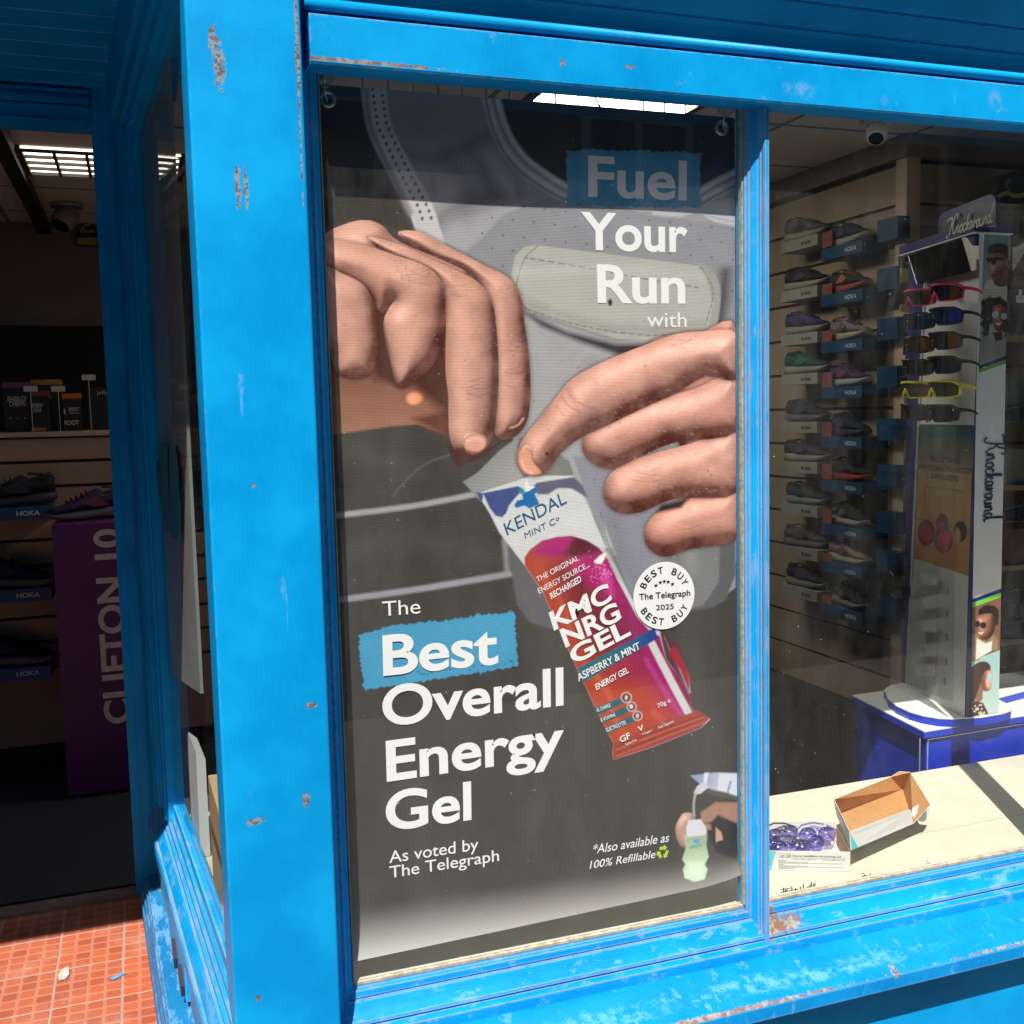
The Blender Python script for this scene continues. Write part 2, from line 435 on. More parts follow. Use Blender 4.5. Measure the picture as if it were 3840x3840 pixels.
    def disc(s, cx, cy, rx, ry, col, soft=1.5, alpha=1.0):
        m = max(rx, ry) + soft * 2
        w = s.win(cx - m, cy - m, cx + m, cy + m)
        if w is None: return
        d = (1 - np.sqrt(((s.X[w] - cx) / rx) ** 2 + ((s.Y[w] - cy) / ry) ** 2)) * min(rx, ry)
        s.blend(w, np.clip(d / soft * .5 + .5, 0, 1) * alpha, np.array(s2l(col)))
def print_mat(name, rough=.45, stripe=0, spec=.4):
    m, nt, bs = newmat(name)
    at = N(nt, 'ShaderNodeAttribute', attribute_name='Print')
    nt.links.new(at.outputs['Color'], bs.inputs['Base Color'])
    bs.inputs['Roughness'].default_value = rough; bs.inputs['Specular IOR Level'].default_value = spec
    if stripe:
        wv = N(nt, 'ShaderNodeTexWave', bands_direction='Z'); wv.inputs['Scale'].default_value = stripe
        wv.inputs['Distortion'].default_value = .4
        nt.links.new(coords(nt), wv.inputs['Vector'])
        bump(nt, bs, wv.outputs['Fac'], .25, .0008)
    return m
def grid_mesh(name, P, C, m, parent=None):
    nv, nu = P.shape[:2]
    me = D.meshes.new(name); me.vertices.add(nu * nv); me.vertices.foreach_set('co', P.reshape(-1).astype(np.float32))
    i = np.arange(nu * nv).reshape(nv, nu)
    q = np.stack([i[:-1, :-1], i[1:, :-1], i[1:, 1:], i[:-1, 1:]], -1).reshape(-1, 4)
    nq = len(q)
    me.loops.add(nq * 4); me.loops.foreach_set('vertex_index', q.reshape(-1).astype(np.int32))
    me.polygons.add(nq); me.polygons.foreach_set('loop_start', np.arange(0, nq * 4, 4).astype(np.int32))
    me.polygons.foreach_set('use_smooth', [True] * nq)
    me.update(); me.validate()
    ca = me.color_attributes.new('Print', 'FLOAT_COLOR', 'POINT')
    cc = np.ones((nu * nv, 4), np.float32); cc[:, :3] = np.clip(C, 0, 1).reshape(-1, 3)
    ca.data.foreach_set('color', cc.reshape(-1))
    me.materials.append(m)
    o = D.objects.new(name, me); COL.objects.link(o)
    if parent is not None:
        o.parent = parent; o.matrix_parent_inverse = parent.matrix_basis.inverted()
    return o
def project(P):
    """print coordinates as measured on the photograph"""
    d = P - np.array(EYE); a = d @ np.array(RT); b = d @ np.array(UP); c = d @ np.array(FW)
    return 1920 + FPX * a / c, 1920 - FPX * b / c
# ================================================================ SETTING
YP, YB, YG = 1.86, 1.888, 1.975      # pillar face, lintel face, main glass
def spot(x, y, Y, rx, rz, kind): p = atY(x, y, Y); return ((p.x, p.y, p.z), (rx, .05, rz), kind)

def asphalt():
    m, nt, bs = newmat('asphalt'); v = coords(nt)
    vo = N(nt, 'ShaderNodeTexVoronoi'); vo.inputs['Scale'].default_value = 60; nt.links.new(v, vo.inputs['Vector'])
    big = noise(nt, 1.4, 5, .6, v)
    c = mixc(nt, ramp(nt, big, .3, .7), (.055, .053, .05), (.085, .082, .078))
    c = mixc(nt, ramp(nt, vo.outputs['Distance'], .1, .5), c, (.11, .105, .1))
    nt.links.new(c, bs.inputs['Base Color']); bs.inputs['Roughness'].default_value = .85
    bump(nt, bs, vo.outputs['Distance'], .4, .004); return m
g = MB(); g.add([(-60, -60, -.2), (60, -60, -.2), (60, 60, -.2), (-60, 60, -.2)], [(0, 1, 2, 3)])
setp(put('road', g, asphalt()), kind='structure')
def setts():
    m, nt, bs = newmat('stone_setts'); v = coords(nt)
    br = N(nt, 'ShaderNodeTexBrick'); br.inputs['Scale'].default_value = 5
    br.inputs['Color1'].default_value = (.10, .095, .085, 1); br.inputs['Color2'].default_value = (.13, .122, .11, 1)
    br.inputs['Mortar'].default_value = (.075, .07, .065, 1); br.inputs['Mortar Size'].default_value = .015
    nt.links.new(v, br.inputs['Vector'])
    nt.links.new(mixc(nt, .25, br.outputs['Color'], mixc(nt, noise(nt, 3, 5, .7, v), (.05, .05, .045), (.22, .2, .18))), bs.inputs['Base Color'])
    bs.inputs['Roughness'].default_value = .8; return m
g = MB(); g.box((-30, -1.4, -.19), (30, 1.93, -.08))
setp(put('pavement', g, setts()), kind='structure')

# lobby floor of embossed quarry tiles
def tiles():
    m, nt, bs = newmat('quarry_tiles'); ge = N(nt, 'ShaderNodeTexCoord')
    sp = N(nt, 'ShaderNodeSeparateXYZ'); nt.links.new(ge.outputs['Object'], sp.inputs[0])
    wob = noise(nt, 9, 2, .5, ge.outputs['Object'])
    wx = mathn(nt, 'ADD', sp.outputs[0], mathn(nt, 'MULTIPLY', wob, .004)); wy = mathn(nt, 'ADD', sp.outputs[1], mathn(nt, 'MULTIPLY', wob, .004))
    U = mathn(nt, 'DIVIDE', mathn(nt, 'ADD', wx, .119 + 1.72), .172); Vv = mathn(nt, 'DIVIDE', mathn(nt, 'ADD', wy, .43), .2045)
    def edge(t, n, sh):
        f = mathn(nt, 'FRACT', mathn(nt, 'MULTIPLY', t, n)); a = mathn(nt, 'ABSOLUTE', mathn(nt, 'SUBTRACT', f, .5))
        return a
    gu, gv = edge(U, 1, 0), edge(Vv, 1, 0)
    gm = mathn(nt, 'MAXIMUM', ramp(nt, gu, .478, .488), ramp(nt, gv, .482, .490))
    cu, cv = edge(U, 4, 0), edge(Vv, 5, 0)
    sq = mathn(nt, 'POWER', mathn(nt, 'ADD', mathn(nt, 'POWER', mathn(nt, 'MULTIPLY', cu, 2), 5), mathn(nt, 'POWER', mathn(nt, 'MULTIPLY', cv, 2), 5)), .2)
    cell = ramp(nt, sq, .74, .84)      # 1 in the channels between the raised studs
    # shade of each tile and stud
    cb = N(nt, 'ShaderNodeCombineXYZ'); nt.links.new(mathn(nt, 'FLOOR', mathn(nt, 'MULTIPLY', U, 4)), cb.inputs[0]); nt.links.new(mathn(nt, 'FLOOR', mathn(nt, 'MULTIPLY', Vv, 5)), cb.inputs[1])
    wn = N(nt, 'ShaderNodeTexWhiteNoise', noise_dimensions='2D'); nt.links.new(cb.outputs[0], wn.inputs[0])
    cb2 = N(nt, 'ShaderNodeCombineXYZ'); nt.links.new(mathn(nt, 'FLOOR', U), cb2.inputs[0]); nt.links.new(mathn(nt, 'FLOOR', Vv), cb2.inputs[1])
    wn2 = N(nt, 'ShaderNodeTexWhiteNoise', noise_dimensions='2D'); nt.links.new(cb2.outputs[0], wn2.inputs[0])
    v = ge.outputs['Object']
    c = mixc(nt, wn2.outputs['Value'], (.46, .095, .03), (.38, .10, .05))
    c = mixc(nt, mathn(nt, 'MULTIPLY', ramp(nt, wn.outputs['Value'], .3, 1), .5), c, (.22, .04, .02))
    c = mixc(nt, mathn(nt, 'MULTIPLY', cell, .45), c, (.50, .22, .15))
    dust = ramp(nt, noise(nt, 5, 6, .7, v), .48, .75)
    c = mixc(nt, mathn(nt, 'MULTIPLY', dust, .5), c, (.46, .27, .20))
    c = mixc(nt, mathn(nt, 'MULTIPLY', ramp(nt, noise(nt, 60, 5, .8, v), .6, .8), .4), c, (.55, .44, .38))
    c = mixc(nt, mathn(nt, 'MULTIPLY', ramp(nt, noise(nt, 11, 7, .8, v), .58, .72), .45), c, (.16, .07, .045))
    c = mixc(nt, mathn(nt, 'MULTIPLY', gm, .85), c, mixc(nt, noise(nt, 14, 5, .7, v), (.22, .15, .12), (.50, .38, .30)))
    nt.links.new(c, bs.inputs['Base Color']); bs.inputs['Roughness'].default_value = .6
    h = mathn(nt, 'SUBTRACT', mathn(nt, 'MULTIPLY', mathn(nt, 'SUBTRACT', 1, cell), 1.0), mathn(nt, 'MULTIPLY', gm, 1.2))
    h = mathn(nt, 'ADD', h, mathn(nt, 'MULTIPLY', noise(nt, 120, 4, .6, v), .3))
    bump(nt, bs, h, .7, .0015); return m
g = MB(); g.box((-1.6, 1.9, -.19), (.25, 3.455, 0))
setp(put('lobby_floor', g, tiles()), kind='structure')
g = MB(); g.box((-3, 3.455, -.1), (6, 8, -.004)); g.box((.25, 2.0, -.1), (6, 3.455, -.004))
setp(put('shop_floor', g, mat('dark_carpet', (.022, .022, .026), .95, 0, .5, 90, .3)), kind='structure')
g = MB(); g.box((-3, 3.46, 2.58), (6, 8, 2.7)); g.box((.12, 2.0, 2.58), (6, 3.46, 2.7))
def ceil():
    m, nt, bs = newmat('ceiling_tiles'); v = coords(nt)
    br = N(nt, 'ShaderNodeTexBrick'); br.offset = 0; br.inputs['Scale'].default_value = 1
    br.inputs['Brick Width'].default_value = .6; br.inputs['Row Height'].default_value = .6
    br.inputs['Color1'].default_value = (.55, .5, .43, 1); br.inputs['Color2'].default_value = (.6, .55, .47, 1)
    br.inputs['Mortar'].default_value = (.2, .17, .14, 1); br.inputs['Mortar Size'].default_value = .012
    nt.links.new(v, br.inputs['Vector']); nt.links.new(br.outputs['Color'], bs.inputs['Base Color']); bs.inputs['Roughness'].default_value = .9
    return m
setp(put('shop_ceiling', g, ceil()), kind='structure')
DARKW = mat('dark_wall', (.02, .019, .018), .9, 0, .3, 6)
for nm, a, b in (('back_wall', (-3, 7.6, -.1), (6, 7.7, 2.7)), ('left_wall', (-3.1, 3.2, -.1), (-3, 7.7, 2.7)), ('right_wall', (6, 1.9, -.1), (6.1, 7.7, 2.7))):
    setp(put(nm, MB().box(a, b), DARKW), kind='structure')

# ---- houses across the street (seen only in the glass)
opp = thing('opposite_building', 'pale stone terrace with white sash windows mirrored in the shop glass', 'building', (0, -6.3, -.2))
STONE = mat('pale_stone', (.13, .115, .10), .85, 0, .25, 3, .3); WHT = mat('white_paint', (.35, .35, .34), .5, 0, .05)
DGL = mat('dark_glass', (.02, .025, .03), .15, 0, .2)
put('wall', MB().box((-14, -7.5, -.2), (16, -6.5, 7.6)), STONE, opp)
put('roof', MB().add([(-14.3, -6.3, 7.62), (16.3, -6.3, 7.62), (16.3, -8, 8.8), (-14.3, -8, 8.8), (-14.3, -6.3, 7.61), (16.3, -6.3, 7.61), (16.3, -8, 7.61), (-14.3, -8, 7.61)],
    [(0, 1, 2, 3), (4, 5, 6, 7), (0, 1, 5, 4), (1, 2, 6, 5), (2, 3, 7, 6), (3, 0, 4, 7)]), mat('slate', (.06, .06, .07), .7), opp)
for i in range(8):
    for z in (.7, 3.6):
        x = -12.5 + i * 3.4
        f = MB()
        for a, b in (((x, z), (x + 1.3, z + .1)), ((x, z + 1.8), (x + 1.3, z + 1.9)), ((x, z), (x + .1, z + 1.9)), ((x + 1.2, z), (x + 1.3, z + 1.9)), ((x + .1, z + .92), (x + 1.2, z + .98)), ((x + .62, z + .1), (x + .68, z + 1.8))):
            f.box((a[0], -6.5, a[1]), (b[0], -6.42, b[1]))
        wf = put('window', f, WHT, opp)
        p = MB().box((x + .1, -6.5, z + .1), (x + 1.2, -6.47, z + 1.8)); o = put('pane', p, DGL, wf); o.matrix_parent_inverse = Matrix.Translation((0, 0, 0))
for o in [x for x in D.objects if x.name.startswith('pane')]: o.matrix_parent_inverse = Matrix.Identity(4)

# ================================================================ SHOPFRONT (one thing, many parts)
shop = thing('shopfront', 'old shopfront of chipped bright blue painted timber round two display windows and a dark lobby', 'shopfront', (1.2, 1.9, -.2))
P_PIL = paint('paint_pillar', .35, .12, .12, (1, 1, .4), [
    spot(822, 250, YP, .010, .045, 'chip'), spot(800, 160, YP, .007, .03, 'chip'), spot(893, 700, YP, .005, .035, 'chip'), spot(922, 690, YP, .004, .035, 'chip'),
    spot(905, 1440, YP, .006, .02, 'pale'), spot(905, 1500, YP, .003, .04, 'pale'), spot(1062, 2200, YP, .006, .02, 'pale'), spot(1075, 2270, YP, .002, .045, 'pale'),
    spot(1148, 3000, YP, .007, .012, 'chip'), spot(960, 3080, YP, .016, .007, 'chip'), spot(1165, 2645, YP, .012, .006, 'chip'), spot(968, 3745, YP, .005, .006, 'chip'),
    spot(1115, 190, YP, .004, .11, 'chip'), spot(1125, 480, YP, .002, .12, 'chip'), spot(950, 1822, YP, .004, .006, 'chip')])
P_LIN = paint('paint_lintel', .55, .35, .2, (1, 1, 1), [
    spot(3000, 340, YB, .045, .02, 'pale'), spot(3730, 370, YB, .02, .025, 'pale'), spot(3315, 378, YB, .012, .012, 'pale'),
    spot(1350, 232, YB, .16, .004, 'rust'), spot(2110, 235, YB, .006, .008, 'chip'), spot(2360, 250, YB, .01, .004, 'chip'), spot(3580, 360, YB, .003, .02, 'pale')], brush=(14, 3, 4))
P_MUL = paint('paint_mullion', .95, .75, .3, (2, 2, .5))
P_SILL = paint('paint_sill', .95, .55, .15, (2.0, 1.1, 1), [spot(2850, 3440, 1.92, .05, .02, 'rust'), spot(2880, 3520, 1.90, .035, .02, 'rust'), spot(3365, 3650, 1.80, .01, .012, 'chip'), spot(2700, 3560, 1.90, .02, .006, 'rust'), ((.95, 1.802, .2655), (.42, .01, .0045), 'rust'), ((2.15, 1.802, .2655), (.5, .01, .003), 'rust'), ((.62, 1.80, .25), (.05, .01, .008), 'pale'), ((.75, 1.85, .28), (.30, .03, .02), 'pale'), ((1.35, 1.845, .28), (.30, .025, .02), 'pale'), ((1.15, 1.86, .29), (.12, .02, .02), 'pale')], brush=(6, 30, 3), col=(.0005, .195, .50))
P_RAIL = paint('paint_rail', .9, .7, .15, (1, 3, 1), [spot(2790, 3400, 1.95, .04, .02, 'rust'), spot(2940, 3460, 1.95, .045, .02, 'rust'), spot(2880, 3440, 1.95, .03, .05, 'rust')], brush=(3, 30, 30), col=(.0005, .225, .56))
P_DARK = paint('paint_sheltered', .2, .1, .1)
P_SIDE = paint('paint_side_sill', .85, .95, .15, (2, .5, 2), brush=(30, 3, 30))
PUTTY = mat('old_putty', (.36, .32, .24), .8, 0, .3, 60, .4)

put('pillar', MB().box((.105, YP, -.2), (.2935, 2.05, 3.3)), P_PIL, shop, bevel=.006, seg=3, auto=40)

def ext_z(prof, z0, z1):
    return MB().prism([(x, y, z0) for x, y in prof], (0, 0, z1 - z0))
def ext_x(prof, x0, x1):
    return MB().prism([(x0, y, z) for y, z in prof], (x1 - x0, 0, 0))
# frame strip beside the pillar: stepped mouldings
put('window_frame', ext_z([(.285, 2.0), (.285, 1.935), (.302, 1.935), (.306, 1.945), (.312, 1.948), (.315, 1.956), (.321, 1.955), (.325, 1.963), (.332, 1.966), (.3375, 1.972), (.3375, 2.0)], .3, 2.16), paint('paint_frame_strip', .5, .3, .4, (1, 1, .3)), shop)
put('window_putty', MB().box((.3375, 1.969, .395), (.3395, 1.98, 2.12)), PUTTY, shop)
# mullion
mp = []
cx = 1.248
left = [(-.030, 1.972), (-.0295, 1.966), (-.0255, 1.965), (-.0245, 1.960), (-.021, 1.9595), (-.0175, 1.953), (-.0125, 1.948), (-.0085, 1.946), (-.0080, 1.940), (-.0062, 1.9385), (-.0058, 1.930)]
mp = [(cx + a, b) for a, b in left] + [(cx - a, b) for a, b in reversed(left)] + [(cx + .030, 2.0), (cx - .030, 2.0)]
put('mullion', ext_z(mp, .300, 2.14), P_MUL, shop)
put('mullion_putty', MB().box((cx - .0325, 1.971, .395), (cx - .0302, 1.985, 2.12)).box((cx + .0302, 1.971, .395), (cx + .0325, 1.985, 2.12)), PUTTY, shop)
put('mullion_fillet', MB().box((cx - .0052, 1.9265, .2965), (cx + .0052, 1.9385, 2.1395)), paint('paint_fillet', 1.0, 1.1, .5, (2, 2, .6)), shop, bevel=.0012)
# a further mullion and the far end of the window, outside the picture, that shade the shelf
put('mullion', ext_z([(x + .86, y) for x, y in mp], .300, 2.14), P_MUL, shop)
put('pillar', MB().box((3.9, YP, -.2), (4.1, 2.05, 3.3)), P_PIL, shop, bevel=.006)
put('front_wall', MB().box((4.1, 1.95, -.2), (6.1, 2.05, 3.3)), P_DARK, shop)
# bottom rail with its mouldings
rail = [(2.0, .30), (2.0, .389), (1.974, .389), (1.972, .384), (1.962, .3825), (1.959, .3705), (1.961, .3665), (1.955, .3655), (1.946, .352), (1.937, .341), (1.930, .3375), (1.928, .332), (1.932, .327), (1.924, .322), (1.917, .3205), (1.914, .309), (1.914, .290), (1.99, .290)]
put('bottom_rail', ext_x(rail, .285, 3.9), P_RAIL, shop, auto=25)
put('rail_putty', MB().box((.34, 1.9725, .3885), (1.2155, 1.984, .394)).box((1.282, 1.9725, .3885), (3.9, 1.984, .394)), PUTTY, shop)
sill = [(1.95, .302), (1.918, .302), (1.806, .2665), (1.799, .262), (1.797, .2335), (1.802, .2305), (1.95, .2305)]
put('window_sill', ext_x(sill, .285, 4.0), P_SILL, shop, bevel=.0015, seg=1, auto=25)
put('stall_riser', MB().box((.285, 1.865, -.2), (4.0, 1.95, .231)), paint('paint_riser', .3, .25, .15, (1, 1, 1), brush=(5, 3, 60)), shop)
# lintel board, bead, cove and cornice
put('lintel', MB().prism([(.312, y, z) for y, z in [(YB, 2.112), (YB, 2.190), (YB + .004, 2.1925), (1.96, 2.1925), (1.96, 2.116), (YB + .006, 2.1075), (YB + .002, 2.108)]], (3.7, 0, 0)), P_LIN, shop, auto=20)
put('lintel_backing', MB().box((.285, 1.957, 2.1165), (4.0, 1.9755, 3.2)).box((.285, 1.976, 2.6), (4.0, 2.05, 3.2)), P_DARK, shop)
put('bead_moulding', MB().tube([(.305, 1.8965, 2.2095), (4.0, 1.8965, 2.2095)], .0105, 14), paint('paint_bead', .8, .5, .1, (1, 1, 1), brush=(3, 20, 20)), shop, smooth=True)
cove = [(1.955, 2.2205), (1.905, 2.2205), (1.903, 2.236), (1.898, 2.2475), (1.889, 2.2545), (1.891, 2.2595), (1.884, 2.2625), (1.862, 2.2965), (1.8635, 2.301), (1.857, 2.304), (1.80, 2.392), (1.69, 2.562), (1.688, 2.64), (1.65, 2.67), (1.65, 2.80), (1.955, 2.80)]
put('cornice', ext_x(cove, .296, 4.2), P_DARK, shop, auto=25)
put('lobby_fascia', ext_x([(1.955, 2.47), (1.83, 2.47), (1.82, 2.48), (1.66, 2.745), (1.66, 2.90), (1.955, 2.90)], -3, .2965), P_DARK, shop)
put('upper_wall', MB().box((-3, 1.70, 2.80), (6.1, 2.6, 5.5)), STONE, shop)

# lobby: soffit of tongue and groove boards
sf = MB()
y = 1.93
k = 0
while y < 3.5:
    sf.box((-1.6, y, 2.482), (.16, y + .1075, 2.49)); y += .1145
put('soffit_backing', MB().box((-1.6, 1.93, 2.4832), (.16, 3.5, 2.53)), mat('pale_groove', (.16, .55, .62), .6), shop)
put('soffit_boards', sf, P_DARK, shop)
def side(Y, out, z): return Vector((.105 - .078 * (Y - 1.86) - out, Y, z))
def ext_side(prof, Y0, Y1): return MB().quad8([side(Y0, o, z) for o, z in prof], [side(Y1, o, z) for o, z in prof])
# door frame
YD = 3.45
put('door_head', MB().box((-1.6, YD + .004, 2.372), (-.0875, YD + .09, 2.481)), P_DARK, shop)
put('door_bead', MB().tube([(-1.6, YD - .014, 2.445), (-.088, YD - .014, 2.445)], .015, 12), paint('paint_door_bead', .3, .95, .1), shop, smooth=True)
put('door_bead', MB().box((-1.6, YD - .02, 2.460), (-.088, YD + .003, 2.472)).box((-1.6, YD - .006, 2.418), (-.088, YD + .003, 2.428)).box((-1.6, YD - .006, 2.384), (-.088, YD + .003, 2.388)), P_DARK, shop)
put('door_frame', MB().prism([(-.0865, YD + .08, 0), (-.0865, YD, 0), (-.062, YD, 0), (-.060, YD - .006, 0), (-.035, YD - .006, 0), (-.033, YD - .015, 0), (.05, YD - .015, 0), (.05, YD + .08, 0)], (0, 0, 2.4815)), P_DARK, shop)
put('door_frame', MB().box((-1.45, YD, 0), (-1.3, YD + .09, 2.49)), P_DARK, shop)
put('threshold', MB().box((-1.3, YD - .012, 0), (-.0865, YD + .05, .012)), mat('worn_metal', (.25, .2, .18), .5, .6), shop)
# side window frame: corner post with reeded mouldings, head, sill
put('side_frame', ext_side([(-.06, .1), (.012, .1), (.012, 2.4805), (-.06, 2.4805)], 3.30, 3.434), P_DARK, shop)
for a, b, o in ((3.15, 3.2995, .002), (3.16, 3.18, .010), (3.20, 3.215, .012), (3.24, 3.27, .014), (3.02, 3.1495, -.006), (3.05, 3.07, .002), (3.10, 3.115, -.001)):
    put('side_frame_reed', ext_side([(-.05, .38), (o, .38), (o, 2.30), (-.05, 2.30)], a, b), P_DARK, shop)
put('side_frame_head', ext_side([(-.05, 2.26), (-.02, 2.26), (-.012, 2.275), (-.002, 2.28), (0, 2.31), (.010, 2.315), (.012, 2.36), (.022, 2.365), (.028, 2.42), (.03, 2.481), (-.05, 2.481)], 1.93, 3.30), P_DARK, shop)
ss = [(-.05, .26), (.024, .26), (.030, .268), (.030, .300), (.026, .306), (.022, .307), (.021, .313), (.006, .336), (.006, .342), (.001, .345), (0.0, .356), (-.006, .362), (-.006, .378), (-.012, .384), (-.013, .400), (-.019, .407), (-.020, .432), (-.05, .432)]
put('side_sill', ext_side(ss, 1.93, 3.31), P_SIDE, shop, auto=25)
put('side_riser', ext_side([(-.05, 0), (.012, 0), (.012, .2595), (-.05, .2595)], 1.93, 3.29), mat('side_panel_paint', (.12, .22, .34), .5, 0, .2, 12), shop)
pp_ = [(0.0, .0), (.062, .0), (.062, .055), (.058, .060), (.056, .080), (.051, .086), (.049, .100), (.044, .104), (.043, .112), (0.0, .118)]
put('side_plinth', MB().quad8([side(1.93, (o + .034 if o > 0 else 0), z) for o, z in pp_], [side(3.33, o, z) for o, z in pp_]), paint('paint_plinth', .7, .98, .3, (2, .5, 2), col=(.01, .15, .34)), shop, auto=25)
# vent with tilted dark slots in the side riser
vt = put('riser_vent', ext_side([(.010, .135), (.022, .135), (.022, .235), (.010, .235)], 2.50, 2.86), paint('paint_vent', .8, .6, .1), shop)
for Y0 in (2.52, 2.66):
    q = MB().quad8([side(Y0, .021, .14), side(Y0 + .05, .021, .17), side(Y0 + .05, .031, .17), side(Y0, .031, .14)], [side(Y0, .021, .165), side(Y0 + .05, .021, .195), side(Y0 + .05, .031, .195), side(Y0, .031, .165)])
    o = put('vent_slot', q, mat('vent_black', (.02, .02, .025), .4), vt); o.matrix_parent_inverse = Matrix.Identity(4)
# glass
GL = glass_mat('window_glass'); GLS = glass_mat('side_glass', (.80, .84, .84), .02, .45)
put('window_pane', MB().add([(.3385, YG + .004, .39), (1.2165, YG + .004, .39), (1.2165, YG + .004, 2.13), (.3385, YG + .004, 2.13)], [(0, 1, 2, 3)]), GL, shop)
put('window_pane', MB().add([(1.2795, YG + .004, .39), (2.0765, YG + .004, .39), (2.0765, YG + .004, 2.13), (1.2795, YG + .004, 2.13)], [(0, 1, 2, 3)]), GL, shop)
put('window_pane', MB().add([side(1.97, -.026, .43), side(3.08, -.026, .43), side(3.08, -.026, 2.28), side(1.97, -.026, 2.28)], [(0, 1, 2, 3)]), GLS, shop)
put('window_pane', MB().add([(2.1395, YG + .004, .39), (3.9, YG + .004, .39), (3.9, YG + .004, 2.13), (2.1395, YG + .004, 2.13)], [(0, 1, 2, 3)]), GL, shop)
# far side of the lobby (left of the picture)
put('lobby_side_wall', MB().box((-1.7, 1.95, -.1), (-1.5, 3.5, 2.5)), P_DARK, shop)
put('front_wall', MB().box((-3.2, 1.9, -.2), (-1.7, 2.0, 3)), P_DARK, shop)

# ================================================================ POSTER
PX0, PX1, PZ0, PZ1 = .3385, 1.2215, .433, 2.1095
YPO = 2.008
nu, nv = 500, 960
uu = np.linspace(0, 1, nu); vv = np.linspace(0, 1, nv)
Ug, Vg = np.meshgrid(uu, vv)
Pp = np.zeros((nv, nu, 3)); Pp[..., 0] = PX0 + (PX1 - PX0) * Ug; Pp[..., 2] = PZ0 + (PZ1 - PZ0) * Vg
dz = Pp[..., 2] - PZ0
Pp[..., 1] = YPO - .026 * np.clip(1 - dz / .085, 0, 1) ** 2 + .0012 * np.sin(Ug * 9 + 1) * np.sin(Vg * 5)
hh = np.clip((Ug - .86) / .14, 0, 1) ** 2 * np.clip(1 - dz / .06, 0, 1)
Pp[..., 2] += hh * .012 + .016 * Ug * np.clip(1 - dz / .3, 0, 1)
Fx, Fy = project(Pp)
Q = Print((Fx - 1100) / .9317, (Fy - 200) / .9317, (70, 68, 65))
def Z2(p): return [(x, y + 1824.7) for x, y in p]
n1 = vnoise(Q.X, Q.Y, 220, 1); Q.C *= (.9 + .25 * n1)[..., None]
GV, GVd, GL2 = (122, 122, 132), (98, 97, 104), (150, 150, 160)
# running vest
Q.poly([(265, 120), (380, 120), (800, 150), (1780, 240), (1780, 2150), (1700, 2210), (1560, 2260), (1300, 2230), (1150, 2150), (900, 1650), (860, 1400), (600, 900)], (158, 157, 163), 3)
Q.poly([(380, 120), (740, 160), (850, 350), (960, 480), (1100, 560), (1010, 575), (850, 640), (690, 800), (560, 740), (470, 560), (400, 300)], (150, 147, 154), 3, col2=(172, 171, 178), grad=((600, 300), (600, 760)))
Q.line([(560, 380), (700, 330), (780, 270)], 40, (160, 156, 165), 40, .5); Q.line([(540, 730), (650, 620), (900, 560)], 50, (96, 94, 100), 40, .7)
Q.line([(430, 400), (600, 420), (820, 300)], 30, (90, 88, 98), 30, .6); Q.line([(500, 560), (640, 530), (760, 420)], 36, (165, 160, 170), 30, .4)
Q.line([(700, 380), (760, 470), (800, 560)], 26, (88, 86, 94), 24, .5)
Q.poly([(120, 700), (250, 660), (480, 720), (360, 430), (265, 120), (100, 120)], (60, 57, 55), 4)
# dark neck opening
Q.poly([(740, 150), (1790, 240), (1790, 450), (1700, 545), (1560, 610), (1400, 640), (1240, 610), (1100, 555), (960, 480), (870, 370), (800, 250)], (48, 42, 44), 4)
Q.poly([(1790, 300), (1790, 470), (1700, 560), (1560, 615), (1480, 630), (1620, 540), (1700, 430)], (62, 58, 88), 20)
# straps
Q.line([(320, 110), (345, 290), (430, 470), (510, 620), (560, 770)], 98, (208, 205, 210), 5)
Q.line([(290, 110), (310, 290), (392, 480), (470, 640)], 22, (140, 136, 142), 10)
for t in np.linspace(0, 1, 20):
    y0 = 145 + t * 520; x0 = np.interp(y0, [110, 290, 470, 620, 770], [320, 345, 430, 510, 560])
    Q.disc(x0 - 6, y0, 6, 7, (70, 66, 70), 3); Q.disc(x0 + 30, y0 - 3, 6, 7, (70, 66, 70), 3)
Q.line([(785, 130), (830, 300), (900, 420), (1010, 510), (1160, 590), (1400, 650), (1560, 620), (1700, 545), (1790, 500)], 76, (190, 187, 192), 5)
for o, c in ((-26, (224, 221, 226)), (-8, (140, 136, 142)), (12, (216, 213, 218)), (28, (128, 124, 130))):
    Q.line([(785 - o * .5, 130 + o), (830 - o * .8, 300 + o * .6), (900 - o * .5, 420 + o), (1010 - o * .3, 510 + o), (1160, 590 + o), (1400, 650 + o), (1560, 620 + o), (1700, 545 + o), (1790, 500 + o)], 8, c, 4)
Q.poly([(1440, 630), (1640, 610), (1790, 580), (1790, 700), (1700, 680), (1620, 640), (1520, 660), (1450, 655)], (196, 196, 202), 4)
Q.line([(1640, 650), (1790, 680)], 3, (120, 120, 125), 2, .8, dash=14)
# vest body with perforations
Q.poly([(1010, 585), (1780, 700), (1780, 1180), (1400, 1200), (930, 1050), (680, 805), (850, 650)], (148, 148, 156), 6)
Q.line([(1030, 572), (850, 640), (765, 730), (675, 808)], 12, (165, 165, 172), 6)
for i in range(13):
    for j in range(9):
        x, y = 760 + i * 84 + (j % 2) * 40, 600 + j * 62 + i * 9
        if x < 1770 and y < 1150: Q.disc(x, y, 4, 4, (78, 76, 88), 3, .8)
Q.poly([(930, 1050), (1300, 1160), (1700, 1130), (1790, 1180), (1790, 2050), (1100, 2100), (950, 1700)], (168, 168, 173), 6)
Q.line([(1740, 880), (1720, 1050), (1690, 1120)], 46, (86, 84, 90), 20)
